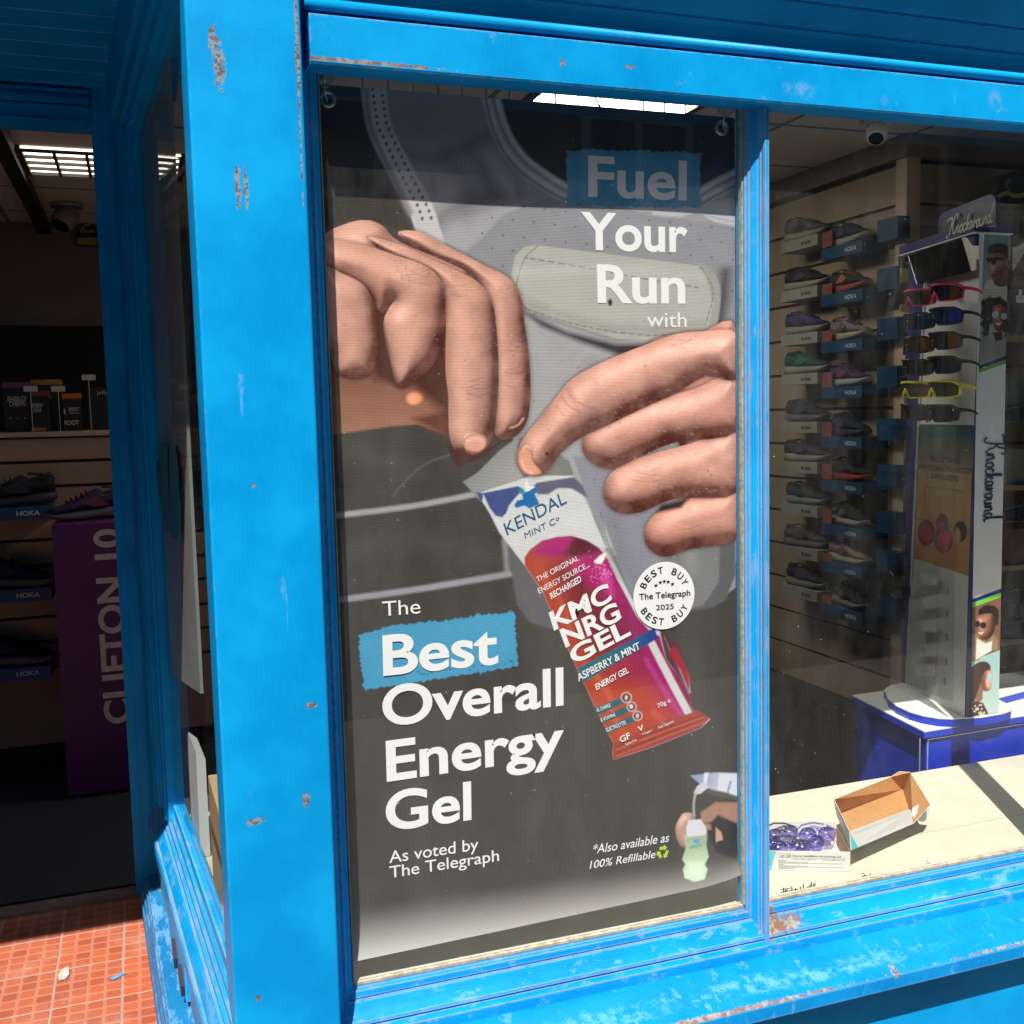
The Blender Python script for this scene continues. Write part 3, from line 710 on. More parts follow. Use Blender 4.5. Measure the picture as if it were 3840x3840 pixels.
# pocket flap
Q.poly([(925, 1040), (1100, 1120), (1300, 1170), (1480, 1170), (1640, 1150), (1540, 1215), (1310, 1215), (1150, 1160), (1000, 1100)], (60, 58, 62), 12)
Q.poly([(1630, 850), (1690, 880), (1720, 960), (1700, 1110), (1640, 1140), (1660, 980)], (165, 164, 160), 4, True)
Q.poly([(878, 900), (892, 815), (930, 778), (985, 772), (1300, 812), (1630, 855), (1660, 900), (1690, 1010), (1670, 1100), (1610, 1145), (1450, 1155), (1300, 1148), (1110, 1090), (960, 1040), (905, 985)], (182, 181, 176), 3)
Q.line([(930, 822), (1150, 858), (1400, 905), (1640, 945)], 4, (84, 84, 84), 2, .9, dash=24)
Q.line([(1640, 860), (1690, 960), (1655, 1100)], 4, (90, 90, 88), 2, .8, dash=16)
Q.line([(930, 1025), (1080, 1075), (1250, 1115), (1450, 1135), (1620, 1120)], 4, (84, 84, 84), 2, .9, dash=22)
Q.line([(985, 775), (935, 820), (905, 900), (892, 960)], 4, (100, 100, 98), 2, .8, dash=14)
# lower left: dark shorts and belt lines
Q.poly([(100, 1480), (620, 1480), (900, 1700), (1000, 2300), (1000, 3300), (100, 3300)], (70, 67, 64), 6)
Q.poly([(900, 2250), (1800, 2180), (1800, 3700), (900, 3700)], (72, 69, 66), 8)
Q.line([(100, 1868), (480, 1822), (800, 1760)], 22, (170, 168, 172), 6); Q.line([(100, 2210), (480, 2160), (900, 2090)], 24, (160, 158, 168), 6)
Q.line([(400, 1780), (520, 1660), (680, 1600)], 5, (120, 118, 118), 6, .6)
# pouch behind the packet
Q.poly([(840, 1900), (1780, 1800), (1780, 2100), (1740, 2200), (1690, 2230), (1560, 2250), (1400, 2300), (1050, 2320), (950, 2290), (900, 2220), (870, 2050)], (98, 97, 102), 5)
Q.poly([(1330, 1900), (1720, 1880), (1712, 2130), (1650, 2220), (1560, 2250), (1440, 2200)], (128, 128, 130), 5)
Q.line([(850, 1960), (860, 2080)], 20, (150, 148, 155), 8)
# pale sheet behind the packet
Q.poly([(1125, 1620), (1260, 1640), (1500, 1800), (1560, 1990), (1460, 2060), (1330, 2300), (1270, 2040)], (146, 146, 160), 4)
for L_, wd_, c_, a_ in (([(620, 420), (700, 520), (690, 640)], 60, (108, 105, 112), .5), ([(800, 420), (880, 560)], 34, (196, 194, 200), .4), ([(1000, 1200), (1020, 1450), (980, 1600)], 60, (178, 177, 184), .5), ([(1200, 1260), (1130, 1420)], 50, (112, 111, 120), .4),
        ([(1300, 1900), (1330, 2060), (1460, 2180)], 60, (112, 112, 116), .4), ([(1580, 1880), (1600, 2080)], 40, (168, 168, 172), .4), ([(200, 1600), (500, 1680)], 60, (92, 88, 86), .4), ([(180, 2000), (500, 1960), (820, 2040)], 70, (92, 90, 88), .35), ([(1100, 660), (1400, 700), (1700, 780)], 40, (158, 157, 168), .35)):
    Q.line(L_, wd_, c_, wd_ * .7, a_)
Q.line([(905, 880), (1300, 870), (1640, 900)], 26, (206, 205, 202), 22, .5); Q.line([(950, 1010), (1300, 1110), (1640, 1090)], 26, (140, 139, 136), 22, .5)
# ---- the packet
Q.poly([(610, 1570), (650, 1585), (790, 1590), (850, 1550), (780, 1620), (665, 1668), (640, 1640)], (74, 40, 46), 4)
Q.poly([(684, 1725), (740, 1690), (830, 1600), (905, 1545), (960, 1545), (1110, 1640), (1150, 1760), (1200, 1850), (750, 1800)], (128, 129, 128), 4)
Q.poly([(684, 1725), (740, 1690), (830, 1600), (905, 1545), (900, 1640), (930, 1720), (900, 1760), (745, 1790)], (134, 136, 134), 4, col2=(164, 164, 166), grad=((700, 1620), (900, 1740)))
BODY = [(740, 1772), (960, 1700), (1130, 1700), (1200, 1850), (1262, 2000), (1380, 2225), (1475, 2330), (1500, 2440), (1590, 2560), (1605, 2640), (1678, 2680), (1640, 2715), (1450, 2790), (1290, 2842), (1284, 2820), (1290, 2780), (1210, 2620), (1130, 2450), (1000, 2160), (930, 2060), (830, 1930), (790, 1850)]
Q.poly(BODY, (214, 216, 220), 3)
Q.poly([(1232, 1850), (1262, 2000), (1380, 2225), (1475, 2330), (1440, 2330), (1340, 2150), (1240, 2040), (1300, 2020)], (186, 188, 190), 6)
Q.line([(1236, 1850), (1262, 1960), (1330, 2120), (1400, 2260)], 6, (96, 94, 96), 4, .7)
Q.poly([(1243, 1996), (1290, 1990), (1330, 2110), (1300, 2060)], (120, 122, 118), 10, alpha=.6)
Q.poly([(735, 1765), (760, 1770), (905, 1742), (925, 1755), (888, 1795), (868, 1820), (858, 1850), (840, 1868), (815, 1862), (790, 1830), (765, 1775), (758, 1812)], (66, 82, 140), 3)
Q.poly([(980, 1728), (1130, 1705), (1165, 1740), (1185, 1790), (1120, 1752), (1065, 1750), (1025, 1775), (985, 1775), (960, 1750)], (98, 98, 122), 4)
Q.poly([(888, 1822), (900, 1800), (925, 1795), (920, 1772), (945, 1760), (975, 1742), (985, 1755), (972, 1775), (985, 1800), (990, 1815), (950, 1832), (930, 1820), (900, 1830)], (24, 108, 176), 2)
Q.disc(918, 1762, 12, 11, (32, 140, 168), 3); Q.poly([(930, 1735), (938, 1712), (948, 1740), (975, 1745), (940, 1765)], (240, 242, 244), 2)
# coloured foil
RED = [(932, 2062), (930, 2030), (952, 1998), (1000, 1962), (1060, 1946), (1120, 1942), (1180, 1960), (1230, 1990), (1262, 2030), (1300, 2110), (1385, 2270), (1440, 2330), (1475, 2345), (1500, 2440), (1590, 2560), (1605, 2640), (1670, 2680), (1640, 2715), (1450, 2790), (1290, 2842), (1284, 2820), (1290, 2780), (1210, 2620), (1130, 2450), (1000, 2160)]
Q.poly(RED, (176, 62, 44), 3, col2=(150, 22, 98), grad=((1080, 2200), (1290, 2100)))
Q.clip(RED)
Q.poly([(1000, 2160), (932, 2062), (940, 2010), (1020, 2030), (1100, 2250), (1250, 2560), (1380, 2790), (1290, 2842), (1284, 2820), (1210, 2620), (1130, 2450)], (188, 70, 42), 34, alpha=.8)
Q.poly([(1060, 2080), (1200, 2060), (1320, 2330), (1240, 2440), (1180, 2380)], (98, 26, 34), 60, alpha=.75)
Q.poly([(1140, 1944), (1200, 1965), (1245, 2010), (1130, 2030), (1060, 2010)], (84, 26, 34), 12, alpha=.9)
Q.poly([(1010, 1960), (1120, 1944), (1100, 2000), (1050, 2030), (960, 2010)], (176, 26, 118), 14)
Q.poly([(1130, 2055), (1250, 2010), (1290, 2110), (1320, 2200), (1200, 2150)], (186, 24, 120), 26, alpha=.85)
Q.poly([(1400, 2370), (1460, 2400), (1600, 2640), (1580, 2680), (1500, 2560)], (172, 24, 112), 24, alpha=.85)
Q.poly([(1250, 2560), (1420, 2520), (1560, 2680), (1400, 2760), (1290, 2780)], (196, 76, 40), 40, alpha=.7)
Q.line([(1010, 2560), (1200, 2600), (1340, 2740)], 20, (220, 110, 70), 26, .25)
Q.poly([(1100, 2040), (1180, 2020), (1150, 2110)], (206, 60, 130), 16, alpha=.5); Q.poly([(1240, 2060), (1275, 2100), (1290, 2190), (1250, 2150)], (236, 90, 180), 14, alpha=.6)
for L_, c_, w_ in (([(1010, 2110), (1090, 2230), (1120, 2330)], (226, 110, 84), 10), ([(1180, 2460), (1260, 2560), (1300, 2680)], (232, 130, 90), 14), ([(1420, 2440), (1490, 2560), (1560, 2660)], (232, 96, 190), 12), ([(1130, 2200), (1200, 2300)], (110, 22, 40), 18), ([(1330, 2330), (1390, 2400)], (96, 14, 60), 16), ([(1300, 2640), (1380, 2760)], (150, 50, 30), 16), ([(1450, 2650), (1540, 2740)], (222, 110, 60), 14)):
    Q.line(L_, w_, c_, w_, .45)
for k in range(70): Q.disc(1240 + random.gauss(0, 26), 2080 + random.gauss(0, 30), 2.5, 2.5, (250, 150, 215), 2, .7)
Q.clip(None)
# side gusset
Q.line(Z2([(1440, 545), (1520, 700), (1590, 830)]), 30, (214, 212, 214), 3); Q.poly(Z2([(1492, 520), (1520, 590), (1590, 690), (1600, 750), (1592, 752), (1550, 650)]), (224, 224, 230), 3)
Q.poly(Z2([(1510, 590), (1560, 660), (1592, 740), (1596, 690), (1560, 600), (1530, 560)]), (206, 54, 50), 3)
Q.poly(Z2([(1480, 505), (1560, 560), (1600, 745), (1612, 820), (1560, 740)]), (110, 20, 60), 4, alpha=.6)
# bottom crimp
Q.poly(Z2([(1290, 950), (1450, 880), (1630, 820), (1676, 853), (1640, 885), (1450, 955), (1288, 1018)]), (168, 66, 48), 3)
for k in range(4): Q.line(Z2([(1300, 965 + k * 13), (1460, 905 + k * 12), (1650, 838 + k * 10)]), 4, (208, 122, 104) if k % 2 else (110, 40, 30), 3, .7)
# white glint
Q.poly([(1210, 2045), (1235, 2020), (1260, 2008), (1255, 2030), (1240, 2055), (1215, 2052)], (246, 246, 244), 3)
# blue band and flavour lines
Q.poly(Z2([(1145, 650), (1455, 487), (1466, 530), (1168, 708)]), (28, 60, 150), 2, col2=(44, 110, 128), grad=(Z2([(1440, 500)])[0], Z2([(1300, 580)])[0]))
for a in ([(1212, 812), (1330, 762), (1345, 785), (1228, 838)], [(1234, 852), (1345, 800), (1362, 822), (1248, 872)], [(1252, 892), (1385, 830), (1405, 852), (1262, 914)]):
    Q.poly(Z2(a), (44, 100, 116), 2)
for c in ((1340, 768, 22), (1362, 805, 20), (1385, 842, 20)):
    p = Z2([(c[0], c[1])])[0]; Q.disc(p[0], p[1], c[2], c[2], (226, 206, 206), 2); Q.disc(p[0], p[1], c[2] - 4, c[2] - 4, (120, 50, 52), 2); Q.disc(p[0], p[1], 6, 9, (232, 222, 222), 2)
# ---- hands
SK_D, SK_L = (82, 34, 28), (244, 184, 164)
Q.poly([(120, 1100), (600, 1150), (640, 1540), (560, 1515), (500, 1493), (400, 1500), (160, 1535), (120, 1400)], (140, 92, 76), 5, False, col2=(168, 118, 98), grad=((300, 1300), (300, 1530)))
Q.poly([(480, 1470), (640, 1430), (660, 1570), (620, 1545), (560, 1515)], (112, 66, 54), 14)
Q.poly([(300, 1050), (640, 1050), (640, 1480), (480, 1340), (330, 1310)], (84, 48, 38), 26)
Q.blob([(420, 728), (500, 716), (600, 765), (760, 848), (862, 900), (912, 968), (930, 1080), (952, 1260), (950, 1430), (926, 1508), (872, 1550), (812, 1530), (780, 1300), (770, 1000), (700, 880), (560, 830)], 90, SK_D, SK_L)
Q.blob([(120, 742), (200, 690), (290, 671), (360, 695), (430, 760), (640, 850), (700, 900), (560, 980), (380, 960), (250, 930), (120, 880)], 150, SK_D, SK_L)
Q.blob([(300, 740), (430, 770), (560, 830), (690, 888), (765, 942), (806, 1020), (824, 1200), (824, 1370), (806, 1530), (765, 1600), (700, 1622), (648, 1592), (626, 1520), (624, 1390), (612, 1260), (610, 1020), (560, 900), (400, 830)], 105, SK_D, SK_L)
Q.blob([(122, 760), (250, 762), (420, 815), (540, 860), (600, 925), (612, 1000), (606, 1130), (572, 1240), (505, 1312), (425, 1345), (388, 1230), (362, 1085), (400, 1000), (358, 1048), (320, 1000), (250, 940), (122, 880)], 110, SK_D, SK_L)
Q.blob([(120, 875), (200, 888), (282, 932), (320, 1000), (336, 1100), (341, 1200), (315, 1288), (250, 1312), (180, 1292), (150, 1225), (120, 1150)], 95, SK_D, SK_L)
Q.poly([(318, 1000), (345, 1040), (362, 1085), (392, 1240), (425, 1345), (330, 1290), (342, 1200)], (84, 44, 34), 12)
for a, c in (([(700, 1370), (745, 1380), (790, 1362)], .5), ([(715, 1345), (760, 1352), (800, 1335)], .4), ([(850, 1285), (900, 1290), (940, 1280)], .5), ([(845, 1195), (900, 1200), (945, 1195)], .3), ([(850, 1330), (890, 1345), (940, 1330)], .3)):
    Q.line(a, 4, (96, 50, 40), 4, c)
for k in range(26):
    x = 380 + random.random() * 330; y = 830 + (x - 380) * .12 + random.random() * 90
    Q.line([(x, y), (x - 12 + random.random() * 24, y - 30)], 1.6, (70, 40, 34), 1.6, .35, False)
Q.blob([(682, 1555), (700, 1530), (745, 1530), (778, 1550), (770, 1590), (730, 1612), (695, 1600)], 40, (150, 84, 66), (238, 178, 158))
Q.line([(872, 1508), (905, 1495), (925, 1470)], 7, (250, 190, 150), 4, .7)
Q.disc(487, 1388, 30, 24, (252, 160, 120), 8); Q.disc(478, 1393, 16, 18, (255, 180, 140), 8)
# right hand
LR = (.05, -.8, .55)
Q.blob([(1790, 1125), (1650, 1118), (1540, 1130), (1430, 1168), (1400, 1300), (1500, 1420), (1600, 1700), (1700, 1800), (1790, 1800)], 130, SK_D, (240, 174, 156), LR)
Q.blob([(1790, 1765), (1640, 1778), (1500, 1822), (1425, 1890), (1413, 1955), (1440, 2002), (1500, 2026), (1600, 1995), (1790, 1950)], 95, SK_D, (242, 176, 158), LR)
Q.blob([(1790, 1510), (1600, 1570), (1400, 1625), (1290, 1680), (1250, 1745), (1258, 1810), (1310, 1850), (1400, 1846), (1540, 1792), (1790, 1765)], 100, SK_D, (246, 182, 164), LR)
Q.poly([(1480, 1820), (1600, 1785), (1560, 1830), (1460, 1850)], (50, 36, 34), 8)
Q.blob([(1790, 1290), (1600, 1355), (1400, 1400), (1280, 1450), (1190, 1510), (1163, 1565), (1175, 1622), (1225, 1662), (1290, 1672), (1400, 1622), (1540, 1565), (1790, 1520)], 100, SK_D, (246, 182, 164), LR)
Q.blob([(1790, 1128), (1640, 1120), (1540, 1130), (1430, 1168), (1250, 1240), (1122, 1310), (1062, 1378), (990, 1470), (922, 1555), (900, 1625), (912, 1675), (955, 1702), (1012, 1690), (1080, 1605), (1160, 1545), (1260, 1500), (1400, 1432), (1540, 1368), (1660, 1300), (1790, 1310)], 110, SK_D, (250, 188, 170), LR)
Q.blob([(930, 1580), (960, 1590), (965, 1640), (1000, 1690), (950, 1700), (912, 1672), (905, 1620)], 36, (160, 92, 72), (250, 190, 165), LR)
for a, c in (([(1080, 1380), (1110, 1420), (1150, 1440)], .5), ([(1100, 1350), (1140, 1400), (1200, 1430)], .35), ([(1060, 1420), (1090, 1460)], .4), ([(1190, 1180 + 120), (1230, 1330)], .2), ([(1500, 1390), (1560, 1350), (1600, 1290)], .3)):
    Q.line(a, 4, (90, 46, 36), 5, c)
for k in range(150):
    x = 1250 + random.random() * 480; y = 1220 + random.random() * 560
    Q.line([(x, y), (x + 9, y + 4)], 2, (255, 214, 196), 2, .28, False)
def crease(pts, c=.45, wd=3.2): Q.line(pts, wd, (84, 38, 28), 3.5, c); Q.line([(x + 1, y + 5) for x, y in pts], 3, (250, 206, 188), 4, c * .35)
for cx0, cy0, wd0, n0 in ((735, 1372, 46, 6), (728, 1330, 40, 4), (890, 1290, 44, 5), (895, 1180, 40, 5), (1130, 1395, 50, 7), (680, 960, 60, 7), (860, 960, 44, 6), (500, 900, 60, 8), (1560, 1180, 60, 6), (1420, 1700, 60, 6), (1330, 1560, 50, 5), (1600, 1900, 50, 4)):
    for k in range(n0):
        a0 = random.uniform(-.25, .25) + (.9 if cx0 == 1130 else 0); xx = cx0 + random.uniform(-14, 14); yy = cy0 + (k - n0 / 2) * 9
        ln = wd0 * random.uniform(.4, .9)
        crease([(xx - ln * math.cos(a0), yy - ln * math.sin(a0)), (xx, yy + random.uniform(2, 7)), (xx + ln * math.cos(a0), yy + ln * math.sin(a0))], random.uniform(.15, .42), 2.6)
for k in range(420):
    hx, hy = random.choice(((560, 860), (640, 900), (420, 830), (1620, 1210), (1500, 1640), (1560, 1440), (860, 1150), (700, 1150), (1640, 1760)))
    xx, yy = hx + random.gauss(0, 60), hy + random.gauss(0, 34)
    if xx < 940 or xx > 1190: Q.line([(xx, yy), (xx + random.uniform(4, 12), yy + random.uniform(-4, 6))], 1.6, (255, 220, 204) if k % 2 else (110, 58, 46), 1.6, .28, False)
# nails
Q.poly([(690, 1562), (706, 1540), (744, 1536), (772, 1552), (770, 1584), (738, 1602), (700, 1592)], (232, 164, 146), 4, True); Q.line([(688, 1560), (704, 1540), (745, 1534), (774, 1552)], 3.5, (128, 62, 48), 4, .6)
Q.line([(700, 1560), (735, 1550), (762, 1560)], 9, (255, 214, 200), 7, .6)
Q.poly([(932, 1590), (952, 1596), (960, 1640), (990, 1686), (950, 1694), (918, 1668), (912, 1628)], (236, 168, 142), 5, True); Q.line([(936, 1588), (958, 1604), (966, 1644), (996, 1684)], 3.5, (120, 56, 42), 4, .6)
Q.line([(918, 1640), (932, 1672), (962, 1690)], 5, (255, 222, 204), 4, .7)
# ---- brushed boxes behind words
Q.poly([(1095, 395), (1240, 388), (1400, 392), (1560, 398), (1640, 402), (1636, 500), (1642, 620), (1500, 622), (1300, 618), (1098, 612), (1102, 500)], (74, 158, 200), 2, jag=3.2)
Q.poly(Z2([(262, 515), (400, 480), (560, 462), (760, 435), (890, 422), (895, 520), (902, 640), (800, 660), (560, 695), (380, 725), (288, 742), (270, 640)]), (74, 160, 204), 2, jag=3.6)
for k in range(60):
    a, b = (1110 + random.random() * 520, 590 + random.random() * 26) if k % 2 else (Z2([(500 + random.random() * 390, 0)])[0][0], 1824.7 + 660 + random.random() * 20 - 0)
    Q.disc(a, b - (0 if k % 2 else (a - 500) * .11), 3, 2.2, (44, 60, 66), 2, .9)
# ---- badge
bx, by = 1493, 358 + 1824.7
# ---- inset: hands filling a soft flask
Q.poly(Z2([(1640, 1230), (1700, 1190), (1800, 1190), (1800, 1290), (1700, 1270), (1640, 1270)]), (176, 130, 112), 5)
Q.poly(Z2([(1660, 1290), (1710, 1240), (1800, 1280), (1800, 1430), (1700, 1390)]), (44, 42, 42), 6)
Q.poly(Z2([(1700, 1290), (1722, 1310), (1730, 1340), (1700, 1350)]), (206, 164, 146), 3)
Q.poly(Z2([(1597, 1082), (1700, 1070), (1780, 1072), (1800, 1075), (1800, 1185), (1700, 1150), (1640, 1120)]), (150, 162, 196), 3, col2=(206, 212, 226), grad=(Z2([(1620, 1090)])[0], Z2([(1760, 1130)])[0]))
Q.poly(Z2([(1655, 1072), (1672, 1070), (1662, 1120), (1650, 1112)]), (232, 234, 240), 3)
Q.poly(Z2([(1715, 1072), (1800, 1078), (1800, 1165), (1705, 1140)]), (222, 226, 236), 3)
Q.poly(Z2([(1660, 1130), (1690, 1140), (1740, 1150), (1800, 1170), (1800, 1185), (1700, 1165), (1660, 1150)]), (88, 86, 78), 4)
Q.poly(Z2([(1625, 1125), (1655, 1105), (1670, 1130), (1640, 1155), (1614, 1160), (1612, 1150)]), (212, 214, 222), 3)
Q.line(Z2([(1620, 1155), (1612, 1190), (1613, 1265)]), 9, (176, 178, 160), 3)
Q.blob(Z2([(1560, 1245), (1580, 1232), (1610, 1240), (1625, 1300), (1600, 1350), (1600, 1370), (1570, 1375), (1545, 1340), (1538, 1290)]), 30, (90, 66, 62), (212, 168, 156))
Q.blob(Z2([(1575, 1320), (1592, 1330), (1600, 1360), (1588, 1375), (1572, 1365)]), 16, (110, 66, 56), (214, 160, 146))
Q.poly(Z2([(1655, 1270), (1680, 1280), (1684, 1300), (1660, 1302)]), (180, 120, 108), 4)
Q.poly(Z2([(1578, 1290), (1665, 1285), (1665, 1340), (1662, 1360), (1672, 1410), (1655, 1440), (1668, 1460), (1655, 1500), (1615, 1510), (1575, 1495), (1568, 1460), (1578, 1440), (1565, 1420), (1580, 1370)]), (168, 186, 156), 3, col2=(188, 212, 178), grad=(Z2([(1620, 1330)])[0], Z2([(1620, 1500)])[0]))
Q.poly(Z2([(1582, 1290), (1590, 1262), (1640, 1258), (1660, 1288), (1662, 1320), (1585, 1330)]), (222, 220, 232), 3)
Q.poly(Z2([(1585, 1430), (1655, 1430), (1650, 1480), (1618, 1495), (1590, 1482)]), (206, 228, 208), 10, alpha=.7)
Q.poly(Z2([(1610, 1345), (1625, 1335), (1640, 1340), (1630, 1352), (1612, 1356)]), (96, 160, 200), 2)
# scuffs and specks on the print
for k in range(90):
    x, y = 150 + random.random() * 1600, 1000 + random.random() * 2400
    Q.disc(x, y, 2 + random.random() * 2, 2 + random.random() * 2, (40, 36, 34) if k % 3 else (190, 188, 184), 2, .6)
Q.disc(1275, 1003, 9, 14, (50, 46, 44), 3); Q.disc(1021, 1612, 7, 8, (44, 36, 34), 3)
g2 = vnoise(Q.X, Q.Y, 7, 9); Q.C *= (.96 + .08 * g2)[..., None]
Q.C *= (.95 + .10 * vnoise(Q.X, Q.Y, 70, 19) )[..., None]
Q.C *= (.985 + .03 * np.sin(Q.Y * .9) * np.sin(Q.X * .9))[..., None]
curl_sheen = np.clip(1 - (dz + .05 * Ug) / .105, 0, 1) ** 1.4
Q.C = Q.C * (1 - curl_sheen[..., None]) + np.array(s2l((176, 174, 172))) * curl_sheen[..., None]  # pale sheen of the curled bottom edge, painted into the print colour
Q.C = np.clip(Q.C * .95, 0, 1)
poster = thing('poster', 'large dark grey energy gel poster hung on hooks behind the left window pane', 'poster', (.78, YPO, PZ0))
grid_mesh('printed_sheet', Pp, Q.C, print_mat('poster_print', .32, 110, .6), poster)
YT = YPO - .0012
def q1(x, y, Y=YT): return atY(1100 + .9317 * x, 200 + .9317 * y, Y)
def q2(x, y, Y=YT): return atY(1100 + .9317 * x, 1900 + .9317 * y, Y)
def q3(x, y, Y=YT): return atY(1600 + .5694 * x, 1600 + .5694 * y, Y)
def matflat(name, col, rough=.45): return mat(name, s2l(col), rough, 0, .02, 5)
INK = matflat('white_ink', (236, 236, 238)); NAVY = matflat('navy_ink', (30, 84, 124)); BLK = matflat('black_ink', (24, 30, 36))
def word(name, items, m, parent, zoom=q1, shear=0.0):
    g = MB()
    for s, BL, BR, TL, off in items: letters(g, s, zoom(*BL), zoom(*BR), zoom(*TL), off, shear)
    return put(name, g, m, parent)
word('headline', [('Fuel', (1187, 572), (1583, 588), (1187, 405), .022), ('Your', (1160, 786), (1588, 797), (1157, 632), .022), ('Run', (1225, 1000), (1578, 1003), (1222, 843), .022), ('with', (1424, 1100), (1583, 1102), (1423, 1036), 0)], INK, poster)
word('slogan', [('The', (360, 441), (512, 429), (357, 378), 0), ('Best', (362, 677), (825, 628), (358, 512), .022), ('Overall', (360, 882), (1088, 795), (356, 718), .022), ('Energy', (376, 1103), (1090, 1000), (371, 937), .022), ('Gel', (373, 1303), (717, 1256), (370, 1142), .022)], INK, poster, q2)
word('small_print', [('As voted by', (386, 1435), (745, 1380), (385, 1384), .004), ('The Telegraph', (388, 1495), (828, 1425), (386, 1445), .004)], INK, poster, q2)
word('footnote', [('*Also available as', (1203, 1398), (1510, 1348), (1203, 1360), .004), ('100% Refillable', (1192, 1458), (1455, 1413), (1192, 1425), .004)], INK, poster, q2, .2)
word('packet_name', [('KENDAL', (530, 716), (925, 500), (502, 634), 0), ('MINT C', (650, 740), (850, 640), (640, 697), 0), ('o', (853, 622), (875, 612), (848, 592), 0)], NAVY, poster, q3)
word('packet_wording', [('THE ORIGINAL', (730, 1025), (1005, 878), (718, 990), .004), ('ENERGY SOURCE...', (740, 1102), (1075, 922), (728, 1065), .004), ('RECHARGED', (822, 1136), (1022, 1018), (808, 1096), .02),
    ('KMC', (838, 1340), (1222, 1140), (802, 1222), .03), ('NRG', (915, 1452), (1285, 1262), (872, 1336), .03), ('GEL', (970, 1566), (1347, 1366), (925, 1462), .03),
    ('ASPBERRY & MINT', (1000, 1678), (1408, 1462), (985, 1630), .016), ('ENERGY GEL', (1118, 1736), (1332, 1618), (1108, 1696), .02), ('70g e', (1525, 1855), (1608, 1812), (1515, 1825), .004)], INK, poster, q3)
word('packet_small_wording', [('AL CHARGE', (1222, 827), (1278, 805), (1218, 812), .01), ('B VITAMINS', (1240, 867), (1297, 843), (1236, 852), .01), ('ELECTROLYTES', (1262, 907), (1340, 875), (1257, 891), .01), ('GF', (1318, 950), (1358, 930), (1311, 927), .02), ('V', (1392, 906), (1412, 896), (1385, 886), .02), ('Gluten Free', (1338, 962), (1382, 942), (1335, 952), 0), ('Vegan', (1405, 920), (1445, 903), (1402, 912), 0), ('Easy Digestion', (1472, 893), (1532, 868), (1468, 882), 0), ('B', (1355, 812), (1366, 808), (1352, 798), .02)], INK, poster, q2)
# round best-buy badge
bc = q2(1493, 358); br_ = abs(q2(1370, 358).x - q2(1616, 358).x) / 2
g = MB(); ring = [bc + Vector((math.cos(a), 0, math.sin(a))) * br_ for a in np.linspace(0, 2 * math.pi, 64, endpoint=False)]
g.add(ring, [tuple(range(64))]); badge = put('badge', g, INK, poster)
g = MB(); T0 = Vector((0, -.0005, 0))
def arc_text(s, r, a0, a1, hgt, flip=False):
    n = len(s)
    for i, ch in enumerate(s):
        if ch == ' ': continue
        a = math.radians(a0 + (a1 - a0) * (i / (n - 1)))
        c = bc + T0 + Vector((math.cos(a), 0, math.sin(a))) * r
        up = Vector((math.cos(a), 0, math.sin(a))) * (-1 if flip else 1); rt = Vector((up.z, 0, -up.x))
        wd = hgt * .78 * (1 if ch not in 'I' else .3)
        letters(g, ch, c - rt * wd / 2, c + rt * wd / 2, c - rt * wd / 2 + up * hgt, .02)
arc_text('BEST BUY', br_ * .66, 152, 28, br_ * .21); arc_text('BEST BUY', br_ * .87, 212, 328, br_ * .21, True)
for s, BL, BR, TL, o in (('The Telegraph', (1392, 376), (1598, 358), (1391, 350), .02), ('2025', (1460, 417), (1532, 411), (1459, 395), .012)):
    letters(g, s, q2(*BL, YT - .0005), q2(*BR, YT - .0005), q2(*TL, YT - .0005), o)
for a in (130, 108, 90, 72, 50):
    c = bc + T0 + Vector((math.cos(math.radians(a)), 0, math.sin(math.radians(a)))) * br_ * .42
    g.add([c + Vector((math.cos(t), 0, math.sin(t))) * (br_ * (.075 if k % 2 == 0 else .03)) for k, t in enumerate([math.pi / 2 + j * math.pi / 5 for j in range(10)])], [tuple(range(10))])
o = put('badge_wording', g, BLK, poster)
g = MB(); rc = q2(1487, 1391)
for k in range(3):
    a = math.pi / 2 + k * 2 * math.pi / 3
    c = rc + Vector((math.cos(a), 0, math.sin(a))) * .0095; t = Vector((math.sin(a), 0, -math.cos(a))); rr = Vector((math.cos(a), 0, math.sin(a)))
    g.add([c - t * .008 - rr * .0035, c + t * .003 - rr * .0035, c + t * .003 - rr * .007, c + t * .011, c + t * .003 + rr * .007, c + t * .003 + rr * .0035, c - t * .008 + rr * .0035], [tuple(range(7))])
put('recycling_mark', g, matflat('lime_ink', (176, 206, 70)), poster)
word('flask_wording', [('KENDAL', (1598, 1375), (1645, 1362), (1597, 1362), 0)], matflat('sky_ink', (90, 170, 210)), poster, q2)
word('pouch_wording', [('KENDAL', (1752, 1158), (1765, 1105), (1742, 1150), 0)], matflat('sky_ink', (90, 170, 210)), poster, q2)
STEEL = mat('steel', (.6, .58, .55), .3, 1, .1)
for (x, y) in ((1228, 372), (2706, 480)):
    c = atY(x, y, YPO - .002)
    g = MB(); rr = [c + Vector((math.cos(a) * .0125, 0, math.sin(a) * .0125)) for a in np.linspace(0, 2 * math.pi, 24, endpoint=False)]
    g.tube(rr, .0042, 8, True); put('grommet', g, STEEL, poster, smooth=True)
CLR = clear_mat('clear_plastic', (.85, .88, .88), 2.2, .1)
